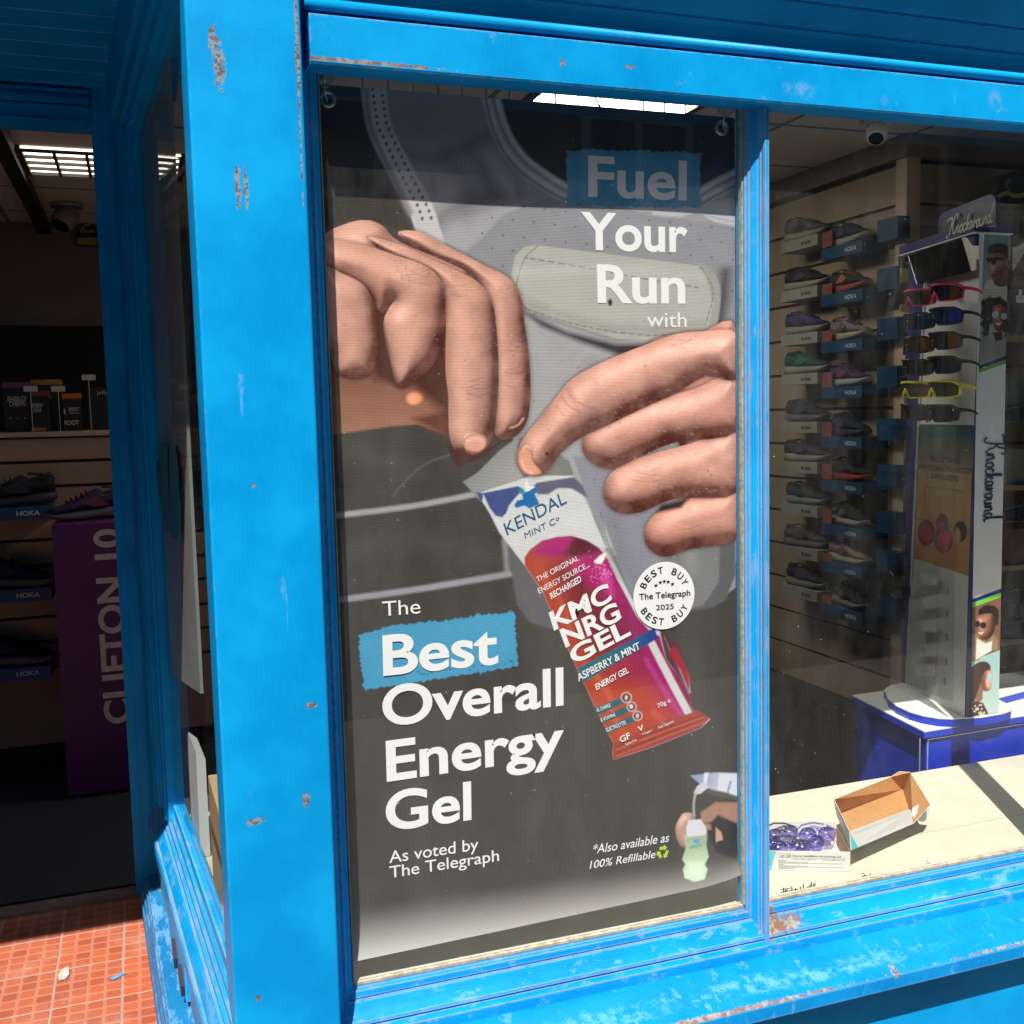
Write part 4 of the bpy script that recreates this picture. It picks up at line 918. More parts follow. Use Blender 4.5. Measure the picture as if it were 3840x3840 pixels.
for i, (x, y, lb) in enumerate(((1217, 288, 'clear suction hook holding the left top corner of the large poster'), (2722, 408, 'clear suction hook holding the right top corner of the large poster'))):
    c = atY(x, y, YG + .010)
    h = thing('suction_hook', lb, 'hook', c, 'suction hooks above the poster')
    g = MB(); n = 28; rr = [c + Vector((math.cos(a) * (.017 + .002 * math.cos(4 * a)), 0, math.sin(a) * (.017 + .002 * math.cos(4 * a)))) for a in np.linspace(0, 2 * math.pi, n, endpoint=False)]
    g.tube(rr, .0016, 6, True); g.prism(rr, (0, .004, 0)); put('suction_cup', g, CLR, h, smooth=False)
    g = MB(); g.tube([c + Vector(q) for q in ((0, .004, .004), (0, .008, -.004), (.001, .010, -.016), (.003, .016, -.03), (.005, .020, -.036), (.006, .014, -.040), (.005, .010, -.034))], .0014, 6)
    put('wire_hook', g, STEEL, h, smooth=True)
# ================================================================ WINDOW SHELF AND THINGS ON IT
CREAM = mat('cream_board', (.60, .565, .46), .6, 0, .05, 9, .12)
ZS = .375
put_o = thing('window_shelf', 'cream painted display shelf behind the window panes, scuffed and marked', 'shelf', (1.8, 2.3, ZS - .02))
put('shelf_board', MB().box((.20, 1.99, ZS - .02), (3.9, 2.18, ZS)).box((.20, 2.183, ZS - .02), (3.9, 2.565, ZS)), CREAM, put_o)
put('shelf_front', MB().box((.20, 2.545, .0), (3.9, 2.565, ZS - .021)), mat('shelf_underside', (.03, .03, .03), .8), put_o)
put('back_strip', MB().box((.34, 1.984, ZS), (3.9, 1.992, ZS + .018)), CREAM, put_o)
# scraps of black mesh stuck along the front edge of the shelf
BM = mat('black_mesh', (.02, .02, .02), .7)
for i, (x0, x1, hmax, lb) in enumerate(((2940, 3070, 42, 'widest torn scrap of black mesh on the shelf edge, close to the mullion'), (3245, 3278, 34, 'small torn scrap of black mesh on the shelf edge below the cardboard box'), (3490, 3512, 26, 'small torn scrap of black mesh furthest along the shelf edge'))):
    g = MB(); n = int((x1 - x0) / 6)
    base = atY(x0, 3370 - (x0 - 2913) * .218, 1.992); end = atY(x1, 3370 - (x1 - 2913) * .218, 1.992)
    for k in range(n):
        p = base.lerp(end, k / n); h = (.4 + .6 * random.random()) * hmax / 3960 * 2.2
        g.tube([(p.x, 2.0, ZS + .001), (p.x + .004, 2.0 + .3 * h, ZS + h)], .0012, 4)
    for k in range(4):
        g.tube([(base.x, 2.001 + k * .002, ZS + .003 + k * .005), (lerp(base.x, end.x, .9 - .2 * k), 2.001 + k * .002, ZS + .003 + k * .005)], .0009, 4)
    solo('mesh_scrap', g, BM, lb, 'mesh scrap', 'torn black mesh on the shelf edge')

def zc(x, y): return (2880 + .37267 * x, 3000 + .37267 * y)
def H(x, y, h): return atZ(*zc(x, y), ZS + h)
CARD_W = mat('white_card', (.66, .655, .64), .5, 0, .03, 8); CARD_B = mat('brown_card', (.50, .26, .10), .8, 0, .1, 60, .15)
TEAL = mat('teal_ink', (.10, .55, .58), .5)
# tray of goggles with a label panel
tray = thing('goggle_box', 'low white card tray filled with purple swimming goggles beside the mullion', 'box', (1.42, 2.15, ZS))
F0 = H(-90, 706, 0); F1 = H(825, 722, 0); dyv = F1 - F0; dyv.z = 0; back = Vector((-dyv.y, dyv.x, 0)).normalized()
if back.y < 0: back = -back
dep = .155; hh_ = .050
B0, B1 = F0 + back * dep, F1 + back * dep; up = Vector((0, 0, hh_))
e = .002
def wall(a, b, h0, h1, t=.0015): return MB().slab([a + Vector((0, 0, h0)), b + Vector((0, 0, h0)), b + Vector((0, 0, h1)), a + Vector((0, 0, h1))], t)
put('front_panel', wall(F0, F1, 0.001, hh_), CARD_W, tray); put('back_panel', wall(B0, B1, .001, hh_ + .012), CARD_W, tray)
put('side_panel', wall(F1, B1, .001, hh_), CARD_B, tray); put('side_panel', wall(F0, B0, .001, hh_), CARD_W, tray)
put('tray_base', MB().slab([F0 + Vector((0, 0, .002)), F1 + Vector((0, 0, .002)), B1 + Vector((0, 0, .002)), B0 + Vector((0, 0, .002))], .002), CARD_W, tray)
fu = (F1 - F0).normalized(); fn = -back; L = (F1 - F0).length
def fp(u, v): return F0 + fu * (u * L) + Vector((0, 0, v * hh_)) + fn * .0015
u0 = .42
g = MB(); g.add([fp(.02, .02), fp(.22, .02), fp(.19, .5), fp(.12, .98), fp(.02, .98)], [(0, 1, 2, 3, 4)]); g.add([fp(.02, .98) , fp(.27, .98), fp(.23, .6), fp(.17, .3), fp(.12, .98)], [(0, 1, 2, 3, 4)])
put('teal_corner', MB().add([fp(.02, .02), fp(.135, .02), fp(.15, .45), fp(.19, .98), fp(.02, .98)], [(0, 1, 2, 3, 4)]), TEAL, tray)
g = MB()
for s, a, b, v0, v1, of in (('UK', .235, .275, .70, .80, .01), ('REP', .305, .355, .70, .80, .01), ('Name: Sea&Mew Accounting Ltd', .375, .90, .72, .82, .01), ('Address: Electric Avenue Vision 25, London, Enfield EN3 7GD', .375, .945, .63, .675, 0), ('Contact Person: Billy Sam          E-mail: info@seamew.net', .375, .94, .56, .61, 0), ('Manufacturer', .215, .30, .50, .55, .01), ('Importer', .215, .28, .31, .36, .01)):
    letters(g, s, fp(a, v0), fp(b, v0), fp(a, v1), of)
for v, b in ((.44, .55), (.39, .945), (.25, .55), (.20, .945), (.15, .45), (.10, .40)):
    for k in range(int((b - .215) / .03)): g.add([fp(.215 + k * .03, v), fp(.215 + k * .03 + .024, v), fp(.215 + k * .03 + .024, v + .014), fp(.215 + k * .03, v + .014)], [(0, 1, 2, 3)])
for a, b in ((.22, .29), (.29, .37)):
    for q in ([(a, .66), (b, .66)], [(a, .85), (b, .85)]): g.add([fp(q[0][0], q[0][1]), fp(q[1][0], q[1][1]), fp(q[1][0], q[1][1] + .01), fp(q[0][0], q[0][1] + .01)], [(0, 1, 2, 3)])
    for x in (a, b): g.add([fp(x, .66), fp(x + .002, .66), fp(x + .002, .86), fp(x, .86)], [(0, 1, 2, 3)])
put('label_wording', g, mat('grey_ink', (.10, .10, .12), .6), tray)
PUR = clear_mat('purple_silicone', (.62, .57, .90), 3, .1); CLG = clear_mat('goggle_lens', (.62, .6, .85), 3, .05); SM = mat('smoke', (.06, .06, .07), .15)
gog_spots = [(-.46, .36, .35, 'leftmost'), (.36, .30, -.2, 'front middle'), (.62, .40, .25, 'front right'), (.34, .70, .1, 'rear middle'), (.74, .72, -.3, 'rear right')]
for i, (u, dpt, rot, w_) in enumerate(gog_spots):
    if u < 0: u = .14
    c = F0 + fu * (u * L) + back * (dep * dpt) + Vector((0, 0, .036 + (.012 if i > 2 else .004)))
    gg = thing('swimming_goggles', {'leftmost': 'purple goggles lying at the mullion end of the tray', 'front middle': 'purple goggles with clear lenses at the middle of the tray, against the label', 'front right': 'purple goggles at the front of the tray, next to the brown side', 'rear middle': 'purple goggles lying at the back middle of the tray', 'rear right': 'purple goggles lying at the back of the tray nearest the cardboard box'}[w_], 'goggles', c, 'purple goggles in the tray')
    R_ = Matrix.Rotation(rot, 3, 'Z')
    for sx in (-1, 1):
        g = MB(); rings = []
        for z, s in ((-.016, .8), (-.004, 1.0), (.006, .92), (.011, .7)):
            rings.append([c + R_ @ Vector((sx * .024 + math.cos(a) * .023 * s, math.sin(a) * .017 * s, z)) for a in np.linspace(0, 2 * math.pi, 18, endpoint=False)])
        g.loft(rings); put('eye_cup', g, PUR, gg, smooth=True)
        g = MB(); g.loft([[c + R_ @ Vector((sx * .024 + math.cos(a) * .017 * s, math.sin(a) * .012 * s, z)) for a in np.linspace(0, 2 * math.pi, 18, endpoint=False)] for z, s in ((.0112, 1), (.0145, .85), (.016, .5))]); put('lens', g, CLG, gg, smooth=True)
    g = MB(); g.tube([c + R_ @ Vector(q) for q in ((-.045, 0, 0), (-.05, .012, .006), (-.03, .03, .012), (0, .034, .016), (.03, .028, .012), (.052, .01, .004), (.046, 0, 0))], .0022, 6); g.tube([c + R_ @ Vector(q) for q in ((-.01, 0, .004), (0, .004, .010), (.01, 0, .004))], .003, 6)
    put('strap', g, SM if i % 2 else PUR, gg, smooth=True)
# open cardboard box, tipped up on the tray
def Z5(x, y, h): return atZ(2640 + .6211 * x, 2640 + .6211 * y, ZS + h)
cb = thing('cardboard_box', 'open cardboard box, white outside and brown inside, tipped against the goggle tray', 'box', (1.75, 2.2, ZS))
A = Z5(800, 665, .045); B = Z5(1200, 515, .035); C_ = Z5(1262, 655, .030); D_ = Z5(872, 858, .052)
TLb = Z5(786, 575, .110); TRb = Z5(1125, 442, .085); FT0 = Z5(880, 768, .098); FT1 = Z5(1245, 632, .092)
FB0 = Z5(888, 882, .055); FB1 = Z5(1262, 722, .050)
def two(name, pts, inn, outm, parent, t=.002):
    P = [Vector(p) for p in pts]; n = (P[1] - P[0]).cross(P[-1] - P[0]).normalized() * t
    a = put(name, MB().quad8([p - n * .5 for p in P], P), outm, parent)
    b = put(name + '_lining', MB().quad8([p + n * .02 for p in P], [p + n * .4 for p in P]), inn, a)
    return a
def orient(pts, inside):
    P = [Vector(p) for p in pts]; n = (P[1] - P[0]).cross(P[-1] - P[0]); c = sum(P, Vector()) / len(P)
    return P if n.dot(inside - c) > 0 else P[::-1]
ctr = (A + B + C_ + D_) / 4 + Vector((0, 0, .05))
two('box_base', orient([A, B, FB1, FB0], ctr), CARD_B, CARD_W, cb)
two('back_wall', orient([A, B, TRb, TLb.lerp(TRb, .02), TLb], ctr), CARD_B, CARD_W, cb)
two('front_wall', orient([FB0, FB1, FT1.lerp(FB1, .1), FT1.lerp(FT0, .03), FT0.lerp(FT1, .04), FT0.lerp(FB0, .15)], ctr), CARD_B, CARD_W, cb)
E0, E1, E2, E3 = Z5(1245, 413, .10), Z5(1366, 608, .095), FT1, B
two('end_wall', orient([B, FB1, E1, E0], ctr), CARD_B, CARD_W, cb)
two('corner_flap', orient([B, E0, Z5(1180, 408, .10), TRb], ctr), CARD_B, CARD_W, cb)
ear = [Z5(*q, .070) for q in ((1245, 632), (1275, 612), (1320, 604), (1366, 610))] + [Z5(1345, 670, .045), Z5(1322, 718, .030), Z5(1270, 706, .040), Z5(1236, 680, .058)]
put('end_flap', MB().slab([p + Vector((-.003, -.012, .006)) for p in ear], .002), CARD_W, cb)
two('near_end_wall', orient([A, FB0, FT0, TLb], ctr), CARD_B, CARD_W, cb)
nn = (FB1 - FB0).cross(FT0 - FB0).normalized(); nn = nn if nn.y < 0 else -nn
put('teal_corner', MB().add([FB0 + nn * .0015, FB0.lerp(FB1, .10) + nn * .0015, FT0.lerp(FB0, .45).lerp(FB1, .04) + nn * .0015, FT0.lerp(FB0, .15) + nn * .0015], [(0, 1, 2, 3)]), TEAL, cb)

# ================================================================ SHOE WALL
SLAT = mat('slatwall_board', (.31, .235, .16), .55, 0, .12, 4); GROOVE = mat('slat_groove', (.03, .02, .015), .8)
XC, YC = 2.99, 3.60
SLATR = 1
sw = thing('slatwall_unit', 'tall tan slatwall corner unit carrying rows of running shoes', 'shelving', (3.3, 4.2, 0))
put('corner_post', MB().box((XC - .012, YC - .012, 0), (XC + .055, YC + .055, 2.49)), mat('post_board', (.50, .37, .26), .5, 0, .08, 5), sw)
g = MB(); gb = MB(); z = .16; gz = []
for k in range(14):
    g.box((XC, YC + .055, z + .006), (XC + .03, YC + 2.6, z + .158)); g.box((XC + .055, YC, z + .006), (XC + .72, YC + .03, z + .158)); gz.append(z); z += .1655
put('slat_boards', g, SLAT, sw); put('slat_backing', gb.box((XC + .012, YC + .055, 0), (XC + .034, YC + 2.6, 2.49)).box((XC + .055, YC + .012, 0), (XC + .72, YC + .034, 2.49)), GROOVE, sw)
put('bulkhead', MB().box((XC - .03, YC - .03, 2.49), (XC + 1.5, YC + 2.7, 2.58)), mat('bulkhead_board', (.22, .17, .13), .7), sw)
# right hand return of the wall
put('return_panel', MB().box((XC + .72, 3.05, 0), (XC + .76, YC + .034, 2.49)), SLAT, sw)

def shoe_tree(up_c, sole_c, acc_c, lb, loc, yaw, group, sc=1.0, tilt=0):
    """running shoe, toe along +x before turning"""
    up_c, sole_c, acc_c = [tuple(int(q * .7) for q in c_) for c_ in (up_c, sole_c, acc_c)]
    t = thing('running_shoe', lb, 'shoe', loc, group)
    Mz = Matrix.Rotation(yaw, 3, 'Z') @ Matrix.Rotation(tilt, 3, 'Y'); c = Vector(loc)
    def P(x, y, z): return c + Mz @ (Vector((x, y, z)) * sc)
    st = [(-.135, .024, .020, .040), (-.12, .034, .006, .044), (-.08, .038, .0, .042), (-.03, .034, .003, .036), (.03, .040, .0, .032), (.08, .044, .001, .028), (.115, .038, .008, .026), (.138, .022, .020, .030)]
    g = MB(); n = 12; rg = []
    for x, w_, zl, zh in st:
        rg.append([P(x, math.cos(a) * w_ * (1.0 if math.sin(a) < 0 else .94), (zl + zh) / 2 + math.copysign(abs(math.sin(a)) ** .5, math.sin(a)) * (zh - zl) / 2) for a in np.linspace(0, 2 * math.pi, n, endpoint=False)])
    g.loft(rg); put('sole', g, mat('sole_%s' % (sole_c,), s2l(sole_c), .6, 0, .1), t, smooth=True)
    us = [(-.130, .020, .036, .085), (-.118, .030, .036, .108), (-.085, .033, .036, .098), (-.05, .032, .034, .088), (-.03, .031, .032, .102), (0, .033, .030, .088), (.04, .037, .028, .068), (.08, .038, .025, .054), (.112, .031, .024, .044), (.130, .015, .027, .034)]
    g = MB(); rg = []
    for x, w_, zl, zh in us:
        row = []
        for a in np.linspace(0, 2 * math.pi, 14, endpoint=False):
            s_ = math.sin(a); yy = math.cos(a) * w_ * (1 if s_ < 0 else (1 - .35 * s_))
            row.append(P(x, yy, (zl + zh) / 2 + s_ * (zh - zl) / 2))
        rg.append(row)
    g.loft(rg); put('upper', g, mat('upper_%s' % (up_c,), s2l(up_c), .8, 0, .25, 60, .3), t, smooth=True)
    g = MB()
    for k in range(5):
        x = .0 + k * .016; z = .089 - k * .0065
        g.tube([P(x, -.020, z - .008), P(x + .004, 0, z + .004), P(x, .020, z - .008)], .0028 * sc, 5)
    put('laces', g, mat('acc_%s' % (acc_c,), s2l(acc_c), .7), t, smooth=True); g = MB()
    g.tube([P(-.118 + .075 * math.cos(a) * .5 + .03, .026 * math.sin(a), .100 + .004 * math.cos(a)) for a in np.linspace(0, 2 * math.pi, 14, endpoint=False)], .004 * sc, 5, True)
    put('collar', g, mat('acc_%s' % (acc_c,), s2l(acc_c), .7), t, smooth=True)
    for sy in (-1, 1):
        g = MB(); g.slab([P(-.06, sy * .0355, .045), P(-.01, sy * .0355, .042), (P(.03, sy * .0375, .055)), P(-.02, sy * .030, .078)], .003 * sc); put('side_stripe', g, mat('acc_%s' % (acc_c,), s2l(acc_c), .7), t)
    return t
WHS = (200, 196, 186)
cols = [
    # right column from the top: upper, sole, accent, words ; then left column
    [((46, 40, 84), (206, 204, 188), (70, 70, 120), 'dark purple and white'), ((60, 56, 66), (214, 92, 86), (236, 130, 60), 'charcoal shoe with coral and orange sole'), ((176, 152, 156), (214, 206, 170), (120, 110, 120), 'pale pink shoe with cream sole'), ((70, 54, 92), (208, 206, 204), (150, 60, 110), 'plum shoe with thick white sole'),
     ((34, 44, 70), (60, 66, 84), (40, 60, 110), 'navy high shoe'), ((48, 46, 50), (206, 62, 44), (70, 60, 60), 'black shoe with bright red sole'), ((40, 38, 44), (196, 194, 184), (120, 120, 120), 'black shoe with white sole'), ((176, 130, 130), (190, 188, 150), (120, 60, 70), 'pink shoe with lime heel'), ((44, 44, 46), (150, 146, 140), (90, 90, 90), 'black shoe with grey sole')],
    [((126, 112, 112), (188, 184, 172), (60, 50, 60), 'dusty grey shoe with white sole'), ((58, 54, 60), (190, 186, 176), (90, 90, 96), 'charcoal shoe with white wedge sole'), ((78, 66, 130), (188, 180, 168), (50, 40, 90), 'violet shoe with cream sole'), ((30, 104, 90), (178, 186, 172), (40, 130, 110), 'green shoe with pale sole'),
     ((44, 44, 64), (120, 120, 130), (60, 60, 80), 'dark navy shoe'), ((74, 62, 70), (176, 172, 168), (100, 90, 100), 'mauve grey shoe with white sole'), ((28, 62, 60), (150, 160, 152), (40, 80, 80), 'dark green shoe with pale sole'), ((96, 70, 80), (120, 110, 110), (80, 60, 70), 'faded pink shoe'), ((60, 50, 56), (150, 150, 144), (80, 70, 80), 'grey brown shoe with white sole')]]
ORD = ['first', 'second', 'third', 'fourth', 'fifth', 'sixth', 'seventh', 'eighth', 'ninth']
yb = [[918, 1095, 1275, 1448, 1636, 1802, 1970, 2112, 2275], [895, 1082, 1250, 1400, 1580, 1730, 1890, 2050, 2200]]
LEDG = mat('blue_box', (.004, .045, .11), .5, 0, .1, 12); GRY = mat('grey_board', (.24, .235, .20), .6, 0, .08, 9)
RED_T = mat('pink_ticket', (.20, .06, .06), .6)
XS = 2.905
for ci, xc in ((0, 3190), (1, 3030)):
    for ri in range(9):
        up_c, so_c, ac, wd = cols[ci][ri]
        p = atX(xc, yb[ci][ri], XS); zz = min([gz_ for gz_ in gz], key=lambda q: abs(q - (p.z - .03)))
        zz = p.z
        col_n = 'beside the tan post' if ci == 0 else 'in the column by the mullion'
        shoe_tree(up_c, so_c, ac, '%s, %s row down %s' % (wd, ORD[ri], col_n), (p.x, p.y, zz), math.radians(90 + 180 + (-6 if ci == 0 else 8) + 4 * math.sin(ri * 3)), 'running shoes on the tan slatwall', 1.0, -.05)
        # the ledge below each shoe
        lg = thing('shoe_ledge', '%s under the %s shoe down %s' % ('blue box ledge' if ci == 0 else 'grey label ledge', ORD[ri], col_n), 'display ledge', (XS, p.y, zz - .05), 'ledges under the shoes')
        y0, y1 = p.y - .14, p.y + .14
        put('ledge_box', MB().box((XS - .05, y0, zz - .050), (XC - .001, y1, zz - .001)), LEDG if ci == 0 else GRY, lg)
        g = MB()
        bl = Vector((XS - .0515, y0 + .11, zz - .036)); 
        if ci == 0: letters(g, 'HOKA', bl, bl + Vector((0, -.075, 0)), bl + Vector((0, 0, .018)), .02)
        else:
            g.slab([bl + Vector((0, math.cos(t) * .009, .009 + math.sin(t) * .009)) for t in np.linspace(0, 2 * math.pi, 14, endpoint=False)], .001)
            for k in range(4): g.box((bl.x - .0005, bl.y - .026 - k * .012, bl.z + .002), (bl.x, bl.y - .017 - k * .012, bl.z + .015))
        put('ledge_wording', g, mat('pale_ink', (.45, .5, .52), .6) if ci == 0 else mat('dark_ink', (.07, .07, .06), .6), lg)
        if ci == 0:
            put('stock_box', MB().box((XS + .02, p.y - .27, zz - .015), (XC - .002, p.y - .146, zz + .075)), LEDG, lg)
        else:
            put('price_ticket', MB().box((XS - .046, y0 - .10, zz - .07), (XS - .043, y0 - .03, zz - .004)), RED_T, lg)
# hanging running vest with yellow pockets and a club cap
BKF = mat('black_fabric', (.012, .012, .018), .8, 0, .3, 40, .3); YLF = mat('yellow_fabric', (.42, .38, .05), .8, 0, .15, 40)
def z3(x, y, Y): return atY(2840 + .5176 * x, 700 + .5176 * y, Y)
hv = thing('running_vest', 'black and yellow running vest hanging beside the tan corner post', 'vest', z3(1080, 900, 3.50))
put('vest_body', MB().slab([z3(*q, 3.50) for q in ((1035, 500), (1150, 490), (1160, 560), (1125, 640), (1190, 700), (1220, 780), (1215, 900), (1180, 915), (1030, 890), (960, 900), (1000, 760), (1035, 700), (1040, 600))], .03), BKF, hv, bevel=.006)
put('vest_pocket', MB().slab([z3(*q, 3.478) for q in ((1040, 590), (1115, 600), (1110, 690), (1045, 690))], .012), YLF, hv); put('vest_pocket', MB().slab([z3(*q, 3.478) for q in ((1040, 850), (1178, 870), (1170, 915), (1030, 905))], .012), YLF, hv)
put('vest_emblem', MB().ribbon([(math.cos(a) * .016, math.sin(a) * .016) for a in np.linspace(.6, 5.2, 16)], .005, Vector((1, 0, 0)), Vector((0, 0, 1)), z3(1085, 525, 3.48)), YLF, hv)
put('vest_strap', MB().tube([z3(1045, 520, 3.478), z3(1040, 700, 3.478)], .003, 6).tube([z3(1110, 560, 3.478), z3(1160, 705, 3.478)], .003, 6), mat('grey_cord', (.2, .2, .2), .6), hv)
cp = thing('sports_bag', 'black fabric bag with wavy yellow piping above the sunglasses stand', 'bag', z3(1800, 120, 3.30))
def zq(x, y, Y): return atY(3300 + .2795 * x, 600 + .2795 * y, Y)
put('bag_body', MB().slab([zq(*q, 3.30) for q in ((1495, 270), (1620, 210), (1690, 180), (1990, 140), (1990, 560), (1800, 560), (1560, 540), (1450, 470))], .10), BKF, cp, bevel=.012)
put('bag_piping', MB().ribbon([(q - zq(1560, 530, 3.24)).xz for q in [zq(*r, 3.24) for r in ((1560, 510), (1640, 460), (1720, 440), (1800, 480), (1880, 480), (1990, 440))]], .016, Vector((1, 0, 0)), Vector((0, 0, 1)), zq(1560, 530, 3.24)), YLF, cp)
put('bag_emblem', MB().ribbon([(math.cos(a) * .016, math.sin(a) * .018) for a in np.linspace(.8, 5.4, 18)], .003, Vector((1, 0, 0)), Vector((0, 0, 1)), zq(1725, 330, 3.24)).ribbon([(math.cos(a) * .008, math.sin(a) * .009) for a in np.linspace(.8, 5.4, 14)], .003, Vector((1, 0, 0)), Vector((0, 0, 1)), zq(1725, 330, 3.24)), mat('grey_ink2', (.2, .2, .22), .6), cp)
# goods in shade to the right of the stand
rc_ = thing('stock_shelves', 'dim shelves of boxed shoes to the right of the sunglasses stand', 'shelving', (3.35, 3.15, 0))
put('shelf_upright', MB().box((3.62, 3.00, 0), (3.66, 3.04, 2.4)), GROOVE, rc_)
for k, (z, c_) in enumerate(((2.02, (.16, .15, .13)), (1.75, (.03, .03, .035)), (1.48, (.02, .05, .035)), (1.2, (.12, .12, .11)), (.9, (.07, .02, .025)), (.62, (.02, .02, .02)))):
    put('shelf_board', MB().box((2.98, 3.06, z - .03), (3.70, 3.3, z - .012)), mat('shelf_tan', (.2, .14, .1), .6), rc_)
    put('shelf_box', MB().box((3.02, 3.08, z - .010), (3.34, 3.28, z + .12)), mat('stock%d' % k, c_, .6), rc_); put('shelf_box', MB().box((3.36, 3.1, z - .010), (3.66, 3.28, z + .10)), mat('stock%d' % ((k * 2) % 6 + 10), tuple(x * .7 for x in c_), .6), rc_)

# ================================================================ BLUE TABLE AND SUNGLASSES STAND
ROY = mat('royal_blue', (.006, .035, .50), .35, 0, .06, 5, 0, .5); NVY = mat('navy_board', (.018, .018, .14), .4, 0, .08, 8); WHB = mat('white_board', (.74, .75, .72), .45, 0, .03, 6); SIL = mat('edge_strip', (.55, .56, .66), .35, .3)
ZT = .48
a0 = atZ(3466, 2742, ZT); ang = math.radians(1.5)
ax = Vector((math.cos(ang), math.sin(ang), 0)); ay = Vector((math.sin(math.radians(8)), math.cos(math.radians(8)), 0))
tb = thing('blue_table', 'royal blue display table with white top carrying the sunglasses stand', 'table', a0 - Vector((0, 0, ZT)))
def TB(u, v, z): return a0 + ax * u + ay * v + Vector((0, 0, z - ZT))
def tbox(u0, u1, v0, v1, z0, z1): return MB().quad8([TB(u0, v0, z0), TB(u1, v0, z0), TB(u1, v1, z0), TB(u0, v1, z0)], [TB(u0, v0, z1), TB(u1, v0, z1), TB(u1, v1, z1), TB(u0, v1, z1)])
put('table_top', tbox(0, 1.1, 0, .44, ZT - .004, ZT), WHB, tb); put('table_edge', tbox(-.001, 1.101, -.001, .441, ZT - .024, ZT - .0045), ROY, tb)
put('table_body', tbox(.016, 1.08, .012, .43, 0, ZT - .0245), ROY, tb)
g = MB(); g.v = []; 
for q in (tbox(.020, 1.07, .008, .012, ZT - .034, ZT - .031), tbox(.020, .0225, .008, .012, .05, ZT - .034), tbox(-.002, .0, .02, .024, .05, ZT - .03)): g.add(q.v, q.f)
put('table_trim', g, SIL, tb)

ZB = ZT + .028
stand = thing('sunglasses_stand', 'tall sunglasses display stand with navy header, portrait panel and clear racks on a rounded base', 'display stand', atZ(3640, 2640, ZT))
bp_ = [(3321, 2595), (3330, 2618), (3360, 2645), (3410, 2668), (3460, 2682), (3520, 2692), (3570, 2694), (3680, 2688), (3760, 2674), (3790, 2664), (3793, 2650), (3770, 2635), (3735, 2618)]
base_pts = [atZ(x, y, ZB) for x, y in bp_]
cx_, cy_ = 2.62, 3.02
base_pts += [Vector((2.92, 2.80, ZB)), Vector((2.92, 3.03, ZB)), Vector((2.60, 3.04, ZB)), Vector((2.46, 3.02, ZB)), Vector((2.40, 2.98, ZB))]
def loop_at(z): return [Vector((p.x, p.y, z)) for p in base_pts]
put('stand_base', MB().quad8(loop_at(ZT + .0245), loop_at(ZB)), WHB, stand); put('base_edge', MB().quad8(loop_at(ZT + .0005), loop_at(ZT + .024)), ROY, stand)
f0 = atZ(3629, 2695, ZB); 
f0 = Vector((2.409, 2.600, ZB)); fz1 = 1.5 + .1945 * 2.6
r_t = ray((3692, 873)); xr = 2.6 * r_t.x / r_t.y
LB = atY(3628, 2690, 2.6); RB = atY(3735, 2690, 2.6); LT = atY(3692, 873, 2.6); RTp = atY(3800, 878, 2.6)
SXL = (LB.x + LT.x) / 2; SXR = (RB.x + RTp.x) / 2
sd_ = Vector((.105, .42, 0)); SB = Vector((SXL - .019, 2.604, 0)) ; SE = SB + sd_
print('stand', LB, RB, LT, RTp)
ZTOP = LT.z
# body core (navy) and its faces
core = [Vector((SXL - .016, 2.606, 0)), Vector((SXR, 2.606, 0)), Vector((SXR + .10, 3.02, 0)), SE + Vector((.004, 0, 0))]
put('stand_column', MB().quad8([p + Vector((0, 0, ZB + .001)) for p in core], [p + Vector((0, 0, ZTOP)) for p in core]), NVY, stand)
# front panel print
pu, pv = 90, 900
U_, V_ = np.meshgrid(np.linspace(0, 1, pu), np.linspace(0, 1, pv))
Pf = np.zeros((pv, pu, 3)); Pf[..., 0] = SXL + (SXR - SXL) * U_; Pf[..., 1] = 2.6045; Pf[..., 2] = ZB + .002 + (ZTOP - ZB - .004) * V_
PX_, PY_ = project(Pf)
F = Print(PX_, PY_, (240, 242, 236))
def a(x, y): return (3300 + .2795 * x, 600 + .2795 * y)     # closer views of the panel
def b(x, y): return (3300 + .466 * x, 800 + .466 * y)
def c3(x, y): return (3300 + .466 * x, 1900 + .466 * y)
def mp_(f, L): return [f(*q) for q in L]
F.poly(mp_(b, [(840, 150), (1090, 150), (1090, 1140), (790, 1215)]), (104, 132, 138), 1, col2=(150, 164, 160), grad=(b(900, 180), b(900, 640)))
F.poly(mp_(b, [(860, 540), (920, 530), (1010, 570), (1070, 600), (1080, 700), (900, 680), (800, 700)]), (206, 204, 196), 2)
for k in range(4): F.line(mp_(b, [(825, 610 + 22 * k), (930, 622 + 20 * k), (1060, 600 + 20 * k)]), 3, (170, 140, 116), 2, .8)
F.poly(mp_(b, [(905, 520), (920, 470), (1000, 430), (1040, 460), (1040, 560), (990, 590), (930, 580)]), (112, 70, 54), 2, True)
F.poly(mp_(b, [(866, 330), (860, 400), (868, 420), (872, 455), (880, 490), (900, 506), (960, 500), (1015, 460), (1030, 420), (1034, 330), (980, 290), (900, 290)]), (150, 104, 82), 2, True, col2=(92, 58, 46), grad=(b(870, 400), b(1030, 420)))
F.poly(mp_(b, [(866, 290), (880, 262), (920, 244), (980, 242), (1030, 262), (1056, 320), (1052, 400), (1035, 460), (1020, 440), (1036, 390), (1010, 380), (1000, 330), (960, 316), (900, 326), (876, 320)]), (38, 28, 24), 2, True)
F.blob(mp_(b, [(868, 400), (874, 440), (880, 490), (904, 508), (960, 498), (1012, 460), (1026, 410), (1000, 370), (900, 372)]), 34, (70, 40, 32), (196, 140, 112), (-.7, -.35, .5), 1.5)
